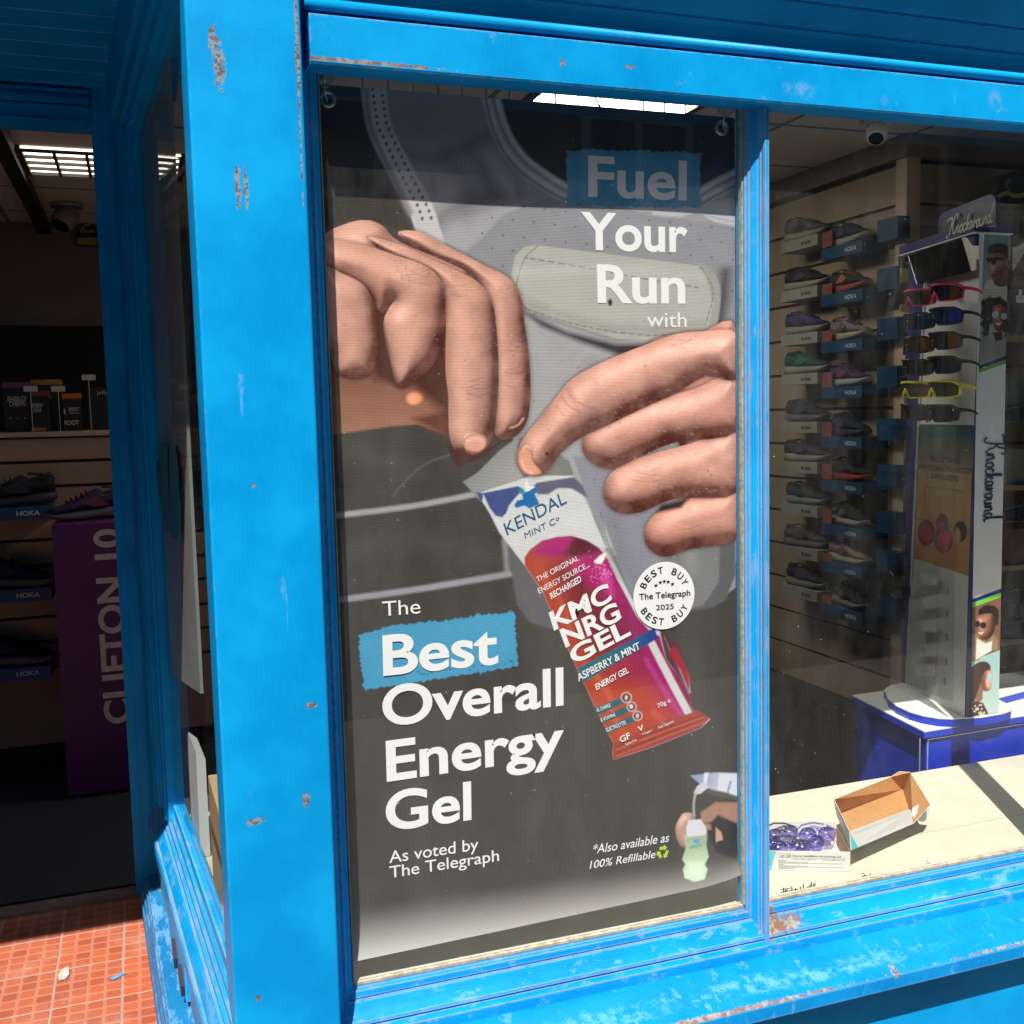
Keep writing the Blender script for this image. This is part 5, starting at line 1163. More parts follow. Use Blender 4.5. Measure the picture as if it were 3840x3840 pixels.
F.poly(mp_(b, [(852, 360), (940, 352), (1030, 362), (1030, 374), (940, 376), (930, 405), (905, 416), (880, 400), (862, 384)]), (22, 22, 22), 1.5)
F.disc(*b(1018, 395), 7, 14, (150, 100, 78), 2); F.line(mp_(b, [(872, 462), (895, 464)]), 2.5, (88, 46, 40), 1.5); F.line(mp_(b, [(862, 400), (858, 425), (872, 432)]), 2.5, (176, 128, 104), 1.5)
# second portrait
F.poly(mp_(b, [(820, 720), (850, 690), (900, 672), (980, 690), (1040, 740), (1052, 830), (1048, 960), (1000, 990), (980, 900), (900, 880), (870, 1000), (818, 960)]), (40, 30, 26), 4, True, jag=3)
F.poly(mp_(b, [(810, 1000), (870, 980), (960, 1040), (1045, 960), (1045, 1140), (800, 1215)]), (142, 144, 140), 2)
F.poly(mp_(b, [(905, 960), (985, 950), (985, 1020), (930, 1030)]), (74, 42, 34), 2); F.poly(mp_(b, [(905, 780), (920, 740), (980, 730), (1020, 780), (1022, 860), (1000, 930), (960, 950), (925, 930), (905, 860)]), (112, 68, 54), 2, True, col2=(80, 46, 38), grad=(b(920, 800), b(1010, 900)))
F.blob(mp_(b, [(905, 780), (922, 742), (980, 732), (1020, 780), (1022, 860), (1000, 930), (960, 950), (925, 930), (905, 860)]), 34, (60, 32, 26), (168, 108, 86), (-.4, -.5, .6), 1.5)
F.disc(*b(928, 815), 11, 12, (222, 232, 236), 2); F.disc(*b(928, 815), 8, 9, (150, 196, 200), 2); F.disc(*b(998, 828), 11, 11, (210, 222, 226), 2); F.disc(*b(998, 828), 8, 8, (150, 190, 196), 2)
F.poly(mp_(b, [(928, 880), (955, 884), (980, 878), (965, 898), (942, 897)]), (236, 232, 226), 1.5)
F.line(mp_(b, [(886, 895), (890, 930)]), 3, (220, 220, 214), 2)
F.poly(mp_(b, [(795, 1222), (1050, 1135), (1050, 1165), (795, 1255)]), (22, 34, 110), 1); F.poly(mp_(b, [(795, 1255), (1050, 1165), (1050, 1195), (795, 1285)]), (96, 176, 44), 1)
F.poly(mp_(c3, [(720, 752), (985, 655), (985, 688), (720, 785)]), (22, 44, 130), 1); F.poly(mp_(c3, [(720, 785), (985, 688), (985, 720), (720, 818)]), (104, 196, 40), 1)
F.poly(mp_(c3, [(720, 818), (985, 720), (985, 1150), (720, 1250)]), (118, 84, 62), 2); F.poly(mp_(c3, [(720, 1250), (985, 1150), (985, 1700), (700, 1700)]), (150, 188, 190), 2, col2=(176, 196, 192), grad=(c3(900, 1200), c3(900, 1650)))
F.poly(mp_(c3, [(725, 1040), (775, 1018), (860, 1090), (910, 1020), (950, 1080), (945, 1150), (860, 1170), (790, 1240), (725, 1250)]), (146, 118, 88), 2); F.poly(mp_(c3, [(778, 1060), (850, 1100), (905, 1080), (895, 1160), (770, 1235)]), (212, 214, 210), 2)
F.poly(mp_(c3, [(770, 930), (800, 870), (900, 860), (925, 920), (920, 1000), (880, 1060), (820, 1070), (785, 1030)]), (110, 70, 54), 2, True, col2=(72, 44, 36), grad=(c3(800, 940), c3(920, 980))); F.poly(mp_(c3, [(790, 860), (800, 820), (850, 795), (920, 800), (955, 840), (955, 930), (930, 960), (910, 900), (870, 870), (810, 890)]), (34, 26, 24), 2, True, jag=1.6)
F.blob(mp_(c3, [(772, 930), (800, 875), (900, 862), (922, 920), (918, 1000), (880, 1056), (822, 1066), (787, 1030)]), 34, (56, 32, 26), (170, 112, 88), (-.5, -.5, .6), 1.5)
F.disc(*c3(785, 945), 10, 12, (30, 26, 24), 2); F.disc(*c3(830, 955), 12, 12, (30, 26, 24), 2); F.poly(mp_(c3, [(790, 1010), (815, 1015), (835, 1008), (820, 1025), (800, 1025)]), (232, 228, 222), 1.5)
F.poly(mp_(c3, [(720, 1340), (740, 1290), (800, 1250), (860, 1250), (890, 1290), (880, 1340), (840, 1360), (820, 1480), (760, 1560), (720, 1620), (705, 1500)]), (58, 40, 34), 2, True); F.poly(mp_(c3, [(850, 1330), (895, 1320), (905, 1390), (890, 1400), (895, 1440), (880, 1480), (830, 1480), (820, 1560), (770, 1560), (800, 1450)]), (140, 92, 74), 2, True)
F.blob(mp_(c3, [(840, 1330), (893, 1322), (904, 1390), (890, 1400), (894, 1440), (878, 1478), (830, 1478), (815, 1400)]), 24, (90, 52, 40), (204, 150, 124), (.7, -.4, .5), 1.5)
F.disc(*c3(885, 1372), 9, 14, (150, 196, 206), 2); F.poly(mp_(c3, [(705, 1640), (760, 1560), (830, 1580), (885, 1690), (700, 1700)]), (70, 40, 40), 2)
for k in range(26): F.disc(*c3(720 + random.random() * 150, 1590 + random.random() * 95), 3, 3, (206, 200, 190), 1.5)
F.C = np.clip(F.C * 1.15, 0, .92)
grid_mesh('portrait_panel', Pf, F.C, print_mat('stand_print', .4), stand)
NVI = matflat('navy_script', (28, 42, 96))
g = MB(); s0 = atY(2840 + .5176 * 1662, 1600 + .5176 * 95, 2.602); s1 = atY(2840 + .5176 * 1640, 1600 + .5176 * 690, 2.602)
script(g, s0, s1, Vector((.033, 0, .004)), .2); put('panel_script', g, NVI, stand)
# side: print with sunglasses picture and slogan
sdn = sd_.normalized(); sn = Vector((-sdn.y, sdn.x, 0))
if sn.x > 0: sn = -sn
SLo = SB + sn * .002
def onS(x, y, off=.001): return atP(x, y, SLo + sn * off, sn)
def panel(name, quad, base, fn, n=(70, 150), off=.001):
    P0, P1, P2, P3 = [np.array(onS(*q, off)) for q in quad]
    u_, v_ = np.meshgrid(np.linspace(0, 1, n[0]), np.linspace(0, 1, n[1])); u_ = u_[..., None]; v_ = v_[..., None]
    PP = (P0 * (1 - u_) + P1 * u_) * (1 - v_) + (P3 * (1 - u_) + P2 * u_) * v_
    X_, Y_ = project(PP); p = Print(X_, Y_, base); fn(p); grid_mesh(name, PP, p.C, D.materials['stand_print'], stand)
def d4(x, y): return (2840 + .5176 * x, 1600 + .5176 * y)
def artw(p):
    p.poly([d4(1100, -20), d4(1600, -20), d4(1600, 330), d4(1100, 330)], (20, 78, 80), 2, col2=(140, 110, 70), grad=(d4(1300, 60), d4(1300, 420)))
    p.poly([d4(1100, 325), d4(1600, 325), d4(1600, 700), d4(1100, 700)], (150, 118, 76), 40, col2=(150, 112, 66), grad=(d4(1300, 300), d4(1300, 680)))
    p.poly([d4(1100, 650), d4(1600, 760), d4(1600, 1100), d4(1100, 1000)], (150, 104, 54), 3); p.line([d4(1100, 655), d4(1600, 765)], 2.5, (70, 44, 24), 2)
    for k in range(7): p.line([d4(1130, 820 + k * 26), d4(1530, 900 + k * 22)], 2, (110, 70, 34), 3, .6)
    for cx2, cy2, rx2, ry2, c_ in ((1340, 700, 44, 70, (70, 26, 30)), (1470, 760, 50, 76, (34, 26, 28)), (1222, 770, 62, 92, (36, 28, 54)), (1350, 820, 68, 96, (36, 28, 54))):
        X0, Y0 = d4(cx2, cy2); p.disc(X0, Y0, rx2 * .5176, ry2 * .5176, c_, 2)
    for cx2, cy2, rx2, ry2, c_ in ((1450, 790, 22, 56, (170, 116, 70)), (1222, 772, 46, 74, (142, 22, 26)), (1350, 830, 50, 74, (150, 22, 26)), (1330, 720, 24, 40, (130, 40, 40))):
        X0, Y0 = d4(cx2, cy2); p.disc(X0, Y0, rx2 * .5176, ry2 * .5176, c_, 2)
    p.disc(*d4(1370, 800), 12, 18, (190, 60, 44), 10, .7)
    p.C = np.clip(p.C * 1.5, 0, .85)
panel('slogan_panel', [d4(1170, -25), d4(1566, -12), d4(1530, 1075), d4(1130, 960)][::1], (150, 112, 66), artw, (90, 240))
DGI = mat('dark_green_ink', (.03, .035, .03), .6)
g = MB()
def L4(s, BL, BR, TL, o): letters(g, s, onS(*d4(*BL), .002), onS(*d4(*BR), .002), onS(*d4(*TL), .002), o)
L4('THE ORIGINAL', (1250, 252), (1470, 268), (1250, 212), .02); L4('AFFORDABLE POLARIZED', (1170, 304), (1552, 342), (1170, 268), .02); L4('SUNGLASSES', (1255, 372), (1455, 398), (1255, 334), .02)
L4('knockaround.com | San Diego, CA | #knockaround', (1206, 436), (1496, 474), (1206, 424), .01)
cc_ = [onS(*d4(1357 + 20 * math.cos(t), 138 + 34 * math.sin(t)), .002) for t in np.linspace(0, 2 * math.pi, 20, endpoint=False)]
g.tube(cc_, .0012, 4, True); L4('K', (1348, 152), (1366, 154), (1348, 125), .01)
put('slogan_wording', g, DGI, stand)
# grey clear-fronted display area (above and below the slogan)
GRP = mat('pale_grey_panel', (.70, .69, .66), .35, 0, .06, 9); GRP2 = mat('grey_panel', (.52, .53, .51), .35, 0, .1, 9)
put('upper_panel', MB().slab([onS(*q, .0015) for q in (z3s for z3s in ((2840 + .5176 * 1212, 700 + .5176 * 690), (2840 + .5176 * 1612, 700 + .5176 * 560), (2840 + .5176 * 1568, 700 + .5176 * 1728), (2840 + .5176 * 1170, 700 + .5176 * 1720)))], .001), GRP, stand)
put('lower_panel', MB().slab([onS(*q, .0015) for q in (d4(1130, 955), d4(1528, 1080), d4(1500, 2130), d4(1085, 1880))], .001), GRP2, stand)
put('panel_edge', MB().slab([onS(*q, .003) for q in ((3466, 1050), (3474, 1050), (3404, 2565), (3396, 2565))], .004), mat('pale_edge', (.5, .46, .4), .5), stand)
# dark sloping board and white bracket above the glasses
put('mirror_board', MB().slab([onS(*q, .03) for q in (zx for zx in ((3300 + .2795 * 380, 600 + .2795 * 1280), (3300 + .2795 * 1100, 600 + .2795 * 1060), (3300 + .2795 * 1225, 600 + .2795 * 1495), (3300 + .2795 * 500, 600 + .2795 * 1675)))], .004), mat('black_gloss', (.012, .013, .012), .12), stand)
put('mirror_edge', MB().tube([onS(3406, 958, .033), onS(3440, 1068, .033)], .0015, 6), SIL, stand)
for sgn in (1,):
    put('white_bracket', MB().slab([onS(*a(*q), .028) for q in ((1105, 1045), (1175, 1040), (1240, 1145), (1340, 1155), (1340, 1330), (1295, 1330), (1295, 1470), (1225, 1490), (1150, 1200))], .004), mat('cream_plastic', (.72, .68, .56), .4), stand)
put('white_bracket', MB().slab([atY(*a(*q), 2.75) for q in ((1780, 1170), (1840, 1165), (1960, 1080), (1960, 1200), (1775, 1490))], .004), mat('cream_plastic', (.72, .68, .56), .4), stand)
# header
hb0, hb1 = onS(3460, 935, .012), onS(3692, 873, .012)
hz0, hz1 = hb1.z + .001, hb1.z + .026
hd = [Vector((SXL - .028, 2.592, 0)), Vector((SXR + .006, 2.592, 0)), Vector((SXR + .115, 3.04, 0)), SE + Vector((-.012, .03, 0))]
put('header_cap', MB().quad8([p + Vector((0, 0, ZTOP + .001)) for p in hd], [p + Vector((0, 0, ZTOP + .030)) for p in hd]), NVY, stand, bevel=.001)
put('header_lip', MB().quad8([p + Vector((0, 0, ZTOP - .003)) for p in hd], [p + Vector((0, 0, ZTOP + .0008)) for p in hd]), WHB, stand)
sgp = [(805, 1095), (805, 860), (815, 780), (845, 730), (885, 698), (1200, 575), (1470, 468), (1520, 464), (1560, 490), (1583, 550), (1573, 900), (1400, 900)]
put('header_sign', MB().slab([onS(*a(*q), -.005) for q in sgp], .012), NVY, stand)
g = MB().add([onS(*a(*q), .0025) for q in ((830, 825), (870, 800), (1300, 568), (1498, 580), (1495, 700), (1480, 790), (1100, 905), (850, 1000))], [tuple(range(8))])
put('header_sheen_panel', g, mat('slate_blue', (.06, .075, .12), .35), stand)
g = MB(); script(g, onS(*a(905, 1020), .010), onS(*a(1500, 838), .010), onS(*a(905, 1020), .0045).lerp(onS(*a(915, 912), .0045), 1.0) - onS(*a(905, 1020), .0045), .20)
put('header_script', g, mat('silver_letters', (.55, .55, .48), .4), stand)
# clear rack tabs
for k, (x, y) in enumerate(((1240, 1105), (1235, 1275), (1232, 1445), (1225, 1620), (1215, 1765))):
    q = [d4(x - 65, y - 30), d4(x - 50, y - 45), d4(x - 35, y - 30), d4(x - 20, y - 45), d4(x + 65, y - 45), d4(x + 65, y + 42), d4(x - 50, y + 42), d4(x - 66, y + 10)]
    put('rack_tab', MB().slab([onS(*t, .02) for t in q], .003), mat('frosted_tab', (.58, .57, .50), .4), stand)
    for dx in (112, -0):
        put('rack_slot', MB().slab([onS(*t, .004) for t in (d4(x + 68 + dx * .6, y - 5 + 60), d4(x + 80 + dx * .6, y - 5 + 60), d4(x + 78 + dx * .6, y + 105), d4(x + 66 + dx * .6, y + 105))], .002), mat('slot_edge', (.30, .31, .29), .4), stand)
put('clear_rack', MB().slab([onS(*q, .055) for q in (d4(960, -10), d4(1440, 0), d4(1420, 2000), d4(930, 1800))], .002), clear_mat('rack_plastic', (.93, .94, .94), .6, .06), stand)
for y0 in (1040, 1195):
    put('rack_tab', MB().slab([onS(*t, .058) for t in (d4(965, y0 - 35), d4(985, y0 - 42), d4(1110, y0 - 40), d4(1108, y0 + 42), d4(985, y0 + 40), d4(962, y0 + 10))], .002), clear_mat('rack_plastic2', (.6, .62, .62), 2, .1), stand)

# ---- sunglasses
def sunglasses(frame_m, lens_m, glint_m, lb, c, yaw, scale=1.0):
    t = thing('sunglasses', lb, 'sunglasses', c, 'wraparound sunglasses on the stand')
    Rz = Matrix.Rotation(yaw, 3, 'Z')
    def P(x, y, z): return Vector(c) + Rz @ (Vector((x, y, z)) * scale)   # faces -y before turning
    # shield: wraps round; th 0 = nose, grows to the hinge
    def sh(th, z, r=.072): return P(r * math.sin(th) * 1.0, -r * (math.cos(th) - 1) * 1.15, z)
    ths = np.linspace(-1.22, 1.22, 25)
    def zt(th): q = abs(th) / 1.22; return .026 - .004 * q - .010 * max(0, q - .75) / .25
    def zb(th): q = abs(th) / 1.22; return -.028 + .030 * max(0, 1 - q / .24) + .006 * max(0, q - .7) / .3
    def strip(a0_, a1_, name, m, r0=.072):
        g = MB(); rows = [th for th in ths if a0_ <= th <= a1_]
        for th in rows: g.v += [tuple(sh(th, zt(th), r0)), tuple(sh(th, (zt(th) + zb(th)) / 2, r0 + .002)), tuple(sh(th, zb(th), r0)), tuple(sh(th, zb(th), r0 - .0016)), tuple(sh(th, (zt(th) + zb(th)) / 2, r0 + .0004)), tuple(sh(th, zt(th), r0 - .0016))]
        n = len(rows)
        for i in range(n - 1):
            for k in range(6): g.f.append((i * 6 + k, i * 6 + (k + 1) % 6, (i + 1) * 6 + (k + 1) % 6, (i + 1) * 6 + k))
        return put(name, g, m, t, smooth=False, auto=40)
    strip(-1.23, .72, 'lens', lens_m); strip(.70, 1.23, 'lens_edge', glint_m, .0725)
    g = MB(); g.tube([sh(th, zt(th) + .001, .0735) for th in ths], .0038, 6)
    g.tube([sh(th, zb(th) - .001, .0735) for th in ths], .0028, 6)
    for sgn in (-1, 1): g.tube([sh(sgn * 1.22, zt(1.22), .0735), sh(sgn * 1.24, 0, .0735), sh(sgn * 1.22, zb(1.22), .0735)], .0038, 6)
    g.tube([sh(-.26, -.026, .074), sh(-.12, -.008, .070), sh(0, .002, .070), sh(.12, -.008, .070), sh(.26, -.026, .074)], .004, 6)
    put('frame', g, frame_m, t, smooth=True)
    for sgn in (-1, 1):
        g = MB(); h = sh(sgn * 1.22, .008, .0735)
        pts = [h, P(sgn * .070, .070, .009), P(sgn * .069, .095, .007), P(sgn * .067, .118, .002), P(sgn * .064, .135, -.006)]
        for i in range(len(pts) - 1):
            hgt = [.0065, .0052, .0045, .004, .003]
            a_, b_ = pts[i], pts[i + 1]; n_ = Rz @ Vector((.0014, 0, 0))
            g.quad8([a_ - n_ + Vector((0, 0, -hgt[i])), b_ - n_ + Vector((0, 0, -hgt[i + 1])), b_ + n_ + Vector((0, 0, -hgt[i + 1])), a_ + n_ + Vector((0, 0, -hgt[i]))], [a_ - n_ + Vector((0, 0, hgt[i])), b_ - n_ + Vector((0, 0, hgt[i + 1])), b_ + n_ + Vector((0, 0, hgt[i + 1])), a_ + n_ + Vector((0, 0, hgt[i]))])
        put('temple', g, frame_m, t)
    return t
PK = mat('pink_frame', (1.0, .05, .26), .35, 0, .05); YE = mat('yellow_frame', (.95, .90, .03), .35, 0, .05); BK = mat('black_frame', (.012, .012, .014), .3, 0, .1); NB = mat('navy_frame', (.012, .02, .05), .3, 0, .1)
def lensm(n, c, r=.12): return mat(n, c, r, .3, .25, 25, 0, .6)
LDK = lensm('dark_lens', (.035, .02, .022)); LBK = lensm('black_lens', (.012, .013, .015)); LBR = lensm('brown_lens', (.06, .025, .012)); LBL = lensm('blue_lens', (.02, .04, .09)); LGR = lensm('gold_lens', (.08, .055, .02))
EO = lensm('orange_edge', (.45, .13, .02)); EB = lensm('cobalt_edge', (.03, .08, .5)); EG = lensm('bronze_edge', (.22, .10, .02)); ET = lensm('teal_edge', (.03, .16, .22)); EBK = lensm('black_edge', (.02, .02, .022))
rows = [('pink', PK, LDK, EG, 'hot pink framed', 770, 808), ('blue', NB, LBL, EB, 'navy framed with blue flash lens', 942, 978), ('orange', BK, LBR, EO, 'black framed with orange flash lens', 1118, 1148), ('black', BK, LBK, EBK, 'all black third from the bottom', 1292, 1312), ('yellow', YE, LGR, EG, 'bright yellow framed', 1466, 1472), ('grey', BK, LBK, EBK, 'smoky black lowest row', 1640, 1635)]
YAW = math.radians(-94)
for i, (nm, fm, lm, em_, wd, yr, yl) in enumerate(rows):
    for col, xx, yy, offs in ((0, 1285 - i * 6, yr, .145), (1, 1095 - i * 6, yl, .140)):
        p = onS(2840 + .5176 * xx, 700 + .5176 * yy, offs)
        em2 = ET if (col == 1 and nm == 'blue') else em_
        sunglasses(fm, lm, em2, '%s wraparound sunglasses in the %s column of the stand' % (wd, 'front' if col == 0 else 'rear'), p, YAW, .9)
# labels of the two black rows are told apart by their place
# price clips hanging right of the stand
CLW = mat('clip_white', (.88, .88, .86), .4)
proto = None
cl_words = ['topmost', 'second', 'third', 'fourth', 'fifth', 'sixth', 'lowest']
for i, (x, y) in enumerate([(2840 + .5176 * 1900, 700 + .5176 * 790), (2840 + .5176 * 1885, 700 + .5176 * 1150), (2840 + .5176 * 1883, 700 + .5176 * 1475), (2840 + .5176 * 1865, 700 + .5176 * 1832), (2840 + .5176 * 1880, 1600 + .5176 * 430), (2840 + .5176 * 1850, 1600 + .5176 * 775), (2840 + .5176 * 1833, 1600 + .5176 * 1120)]):
    p = atY(x, y, 2.80)
    lb = '%s white price clip in the row right of the portrait panel' % cl_words[i]
    if proto is None:
        proto = thing('price_clip', lb, 'clip', p, 'white price clips right of the stand')
        g = MB().box((p.x - .005, p.y - .004, p.z), (p.x + .005, p.y, p.z + .02)); put('clip_stem', g, CLW, proto)
        g = MB().box((p.x - .018, p.y - .006, p.z - .022), (p.x + .018, p.y - .002, p.z)); put('clip_body', g, CLW, proto, bevel=.002)
        g = MB()
        for dz_, ln_ in ((-.006, .012), (-.011, .009), (-.016, .012)): g.box((p.x - ln_, p.y - .0072, p.z + dz_ - .0008), (p.x + ln_, p.y - .0065, p.z + dz_ + .0008))
        put('clip_wording', g, mat('clip_ink', (.3, .3, .3), .6), proto)
    else:
        c_ = copy_tree(proto); c_.location = p; c_['label'] = lb; c_.rotation_euler = (0, math.radians([0, -4, 3, -14, 8, -6, 5][i]), 0)
rg_words = ['topmost', 'second', 'third', 'fourth', 'fifth', 'sixth']
for i, y in enumerate((860, 1230, 1560, 1930, 2240, 2360)):
    p = atY(3845, y - 10, 2.98)
    o = sunglasses(BK, LBK, EBK, '%s of the dark sunglasses half hidden at the right side of the stand' % rg_words[i], p, math.radians(35))
    for ch in [x for x in D.objects if x.parent == o]: pass
# ================================================================ CEILING THINGS
LAMPM = mat('lamp_panel', (1, .93, .80), .5, 0, 0, 5, 0, .2, 2.0)
LAMPW = mat('lamp_panel_white', (1, .98, .86), .5, 0, 0, 5, 0, .2, 5)
LVR = mat('louvre', (.06, .045, .035), .5)
# louvred light over the door
c0_ = atZ(60, 560, 2.565); c1_ = atZ(230, 655, 2.565)
lt = thing('ceiling_light', 'square louvred ceiling light glowing warm white above the dark shop counter', 'ceiling light', (-.12, (c0_.y + c1_.y) / 2, 2.55))
x0, x1, y0, y1 = -.38, .22, c0_.y, c1_.y
put('light_panel', MB().box((x0, y0, 2.572), (x1, y1, 2.577)), LAMPM, lt)
g = MB(); nx = 5
for k in range(nx + 1): xx = lerp(x0, x1, k / nx); g.box((xx - .006, y0, 2.556), (xx + .006, y1, 2.571))
for k in range(5): yy = lerp(y0, y1, k / 4); g.box((x0, yy - .005, 2.557), (x1, yy + .005, 2.570))
put('light_louvre', g, LVR, lt)
put('light_frame', MB().box((x0 - .02, y0 - .02, 2.56), (x0, y1 + .02, 2.579)).box((x1, y0 - .02, 2.56), (x1 + .02, y1 + .02, 2.579)), LVR, lt)
c0_ = atZ(2045, 345, 2.565); c1_ = atZ(2620, 405, 2.565)
lt2 = thing('ceiling_light', 'flat white ceiling light panel seen just above the poster', 'ceiling light', (1.75, c0_.y, 2.56))
q0, q1_, q2_, q3_ = atZ(2040, 345, 2.57), atZ(2360, 360, 2.57), atZ(2625, 395, 2.57), atZ(2545, 408, 2.57)
put('light_panel', MB().box((q0.x, q0.y, 2.572), (q2_.x, q0.y + 1.2, 2.577)), LAMPW, lt2); put('light_frame', MB().box((q0.x - .03, q0.y - .03, 2.570), (q0.x, q0.y + .53, 2.579)).box((q2_.x, q0.y - .03, 2.570), (q2_.x + .03, q0.y + .53, 2.579)), LVR, lt2)
for i, (x, y, nm) in enumerate(((1.2, 5.2, 'hidden behind the poster'), (3.7, 5.6, 'behind the slatwall'))):
    pass
# cameras
def dome(p, lb, m, s=1.0):
    t = thing('security_camera', lb, 'camera', p)
    g = MB(); g.tube([p + Vector((0, 0, .0)), p + Vector((0, 0, -.012 * s))], .05 * s, 20); put('mount', g, m, t, smooth=False)
    d = Vector((-.45, -.45, -.77)).normalized()
    g = MB(); c = p + Vector((0, 0, -.035 * s)); g.tube([c - d * .03 * s, c - d * .02 * s, c + d * .01 * s, c + d * .045 * s, c + d * .05 * s], [.02 * s, .034 * s, .040 * s, .036 * s, .031 * s], 20); put('body', g, m, t, smooth=True)
    g = MB(); g.tube([c + d * .047 * s, c + d * .0515 * s], .028 * s, 18); put('lens', g, mat('lens_black', (.01, .01, .012), .1), t)
    return t
dome(atZ(3290, 452, 2.575), 'white security camera on the ceiling near the tan corner unit', mat('camera_white', (.7, .67, .58), .4), 1.0)
dome(atZ(250, 765, 2.575), 'dark security camera on the ceiling beyond the doorway', mat('camera_grey', (.16, .13, .11), .5), 1.5)
g = MB(); t0, t1 = atZ(0, 525, 2.54), atZ(225, 795, 2.54)
g.prism([t0 + Vector((-.03, -.6, -.02)), t0 + Vector((.03, -.6, -.02)), t0 + Vector((.03, -.6, .035)), t0 + Vector((-.03, -.6, .035))], Vector((0, 3.0, 0)))
solo('ceiling_track', g, mat('track_dark', (.015, .012, .01), .6), 'dark track running along the ceiling inside the doorway', 'ceiling track')
# warning triangle
def z1c(x, y): return (x * .6625, y * .6625)
ws = thing('warning_sign', 'yellow triangular warning sign on the dim back wall beyond the doorway', 'sign', atY(*z1c(490, 1390), 6.3))
yel = mat('sign_yellow', (.22, .15, .01), .6)
put('sign_board', MB().slab([atY(*z1c(x, y), 6.3) for x, y in ((430, 1325), (492, 1212), (560, 1330), (555, 1395), (430, 1390))], .01), mat('sign_black', (.01, .01, .008), .6), ws)
put('triangle', MB().slab([atY(*z1c(x, y), 6.285) for x, y in ((448, 1315), (492, 1238), (542, 1318))], .004), yel, ws)
put('triangle_symbol', MB().slab([atY(*z1c(x, y), 6.278) for x, y in ((470, 1296), (490, 1280), (525, 1282), (522, 1298), (490, 1304))], .003), mat('sign_black', (.01, .01, .008), .6), ws)
put('sign_caption', MB().slab([atY(*z1c(x, y), 6.285) for x, y in ((434, 1342), (550, 1346), (550, 1388), (434, 1384))], .004), yel, ws)
setp(put('partition_wall', MB().box((-3, 6.32, 0), (2.6, 6.4, 2.58)), mat('dim_plaster', (.13, .10, .085), .9, 0, .1, 3)), kind='structure')
g = MB().box((-1.6, 6.20, 1.2), (2.4, 6.31, 2.02)); solo('dark_shelving', g, mat('shade_black', (.004, .004, .005), .9), 'black shelving across the back of the shop under the warning sign', 'shelving')
# counter
ct = thing('slatwall_counter', 'tan slatted counter wall seen through the dark doorway', 'counter', (-.2, 5.1, 0))
g = MB()
ys = [540, 680, 820, 970, 1120, 1265, 1405, 1555, 1695, 1840]
zs = [atY(200, 1280 + v * .6625, 5.0).z for v in ys] + [.08]
for k in range(len(zs) - 1): g.box((-1.6, 5.0, zs[k + 1] + .007), (1.9, 5.03, zs[k] - .007))
put('slat_boards', g, mat('counter_board', (.34, .21, .14), .6, 0, .1, 4), ct); put('slat_backing', MB().box((-1.6, 5.015, .08), (1.9, 5.05, zs[0])), GROOVE, ct)
put('counter_top', MB().box((-1.6, 4.985, zs[0] + .001), (1.9, 5.5, atY(200, 1618, 5.0).z)), mat('counter_top', (.40, .27, .19), .5), ct)
put('counter_base', MB().box((-1.6, 5.02, 0), (1.9, 5.5, .079)), GROOVE, ct)
# boxes of sports food on the counter
ZC = atY(200, 1618, 5.0).z
def zb9(x, y, Y): return atY(x * .4658, 1300 + y * .4658, Y)
def fbox(lb, x0, x1, y0, Y, top_c, words, wc=(.35, .34, .32)):
    p0, p1 = zb9(x0, y0, Y), zb9(x1, y0, Y); h = p0.z - ZC
    t = thing('snack_box', lb, 'box', ((p0.x + p1.x) / 2, Y + .08, ZC), 'boxes of sports food on the counter')
    put('box_body', MB().box((p0.x, Y, ZC + .001), (p1.x, Y + .16, ZC + h)), mat('pack_black', (.008, .008, .01), .5), t)
    if top_c: put('box_band', MB().box((p0.x - .001, Y - .001, ZC + h - .022), (p1.x + .001, Y + .161, ZC + h + .001)), mat('band_%s' % (top_c,), top_c, .5), t)
    g = MB()
    for s, bx0, bx1, by, th, o in words:
        bl, br = zb9(bx0, by, Y - .0015), zb9(bx1, by, Y - .0015); br.z = bl.z; letters(g, s, bl, br, bl + Vector((0, 0, th * .4658 / 3960 * Y)), o)
    if g.v: put('box_wording', g, mat('pack_ink', wc, .6), t)
    return t
fbox('black box of energy chews with a purple top band, left end of the counter', 15, 245, 290, 5.02, (.10, .03, .12), [('ENERGY', 62, 218, 440, 36, .02), ('CHEWS', 75, 205, 480, 36, .02), ('. . .', 80, 210, 580, 30, 0)])
fbox('black snack box with a mustard top band, second on the counter', 248, 480, 268, 5.06, (.22, .12, .02), [('Y', 395, 412, 430, 34, .02)])
t = fbox('small black snack box with two red orange bands, in front of the mustard topped one', 252, 388, 358, 5.0, (.16, .04, .03), [('ENERGY', 260, 346, 490, 30, .02), ('CHEWS', 266, 332, 528, 28, .02)])
put('box_band', MB().box((zb9(252, 640, 5.0).x, 4.998, ZC + .003), (zb9(372, 640, 5.0).x, 5.0, ZC + .018)), mat('band_red', (.3, .07, .03), .5), t)
fbox('black drink mix box with an orange top band and white wording', 500, 645, 378, 5.0, (.36, .08, .01), [('SPORT', 554, 640, 520, 28, .02), ('DRINK MIX', 560, 640, 541, 12, .01), ('1', 515, 528, 545, 46, 0), ('ROOT', 520, 636, 630, 34, .03)])
fbox('black jelly box with red specks at the right end of the counter', 700, 900, 330, 5.08, None, [('jelly', 780, 870, 385, 30, 0)], (.16, .2, .22))
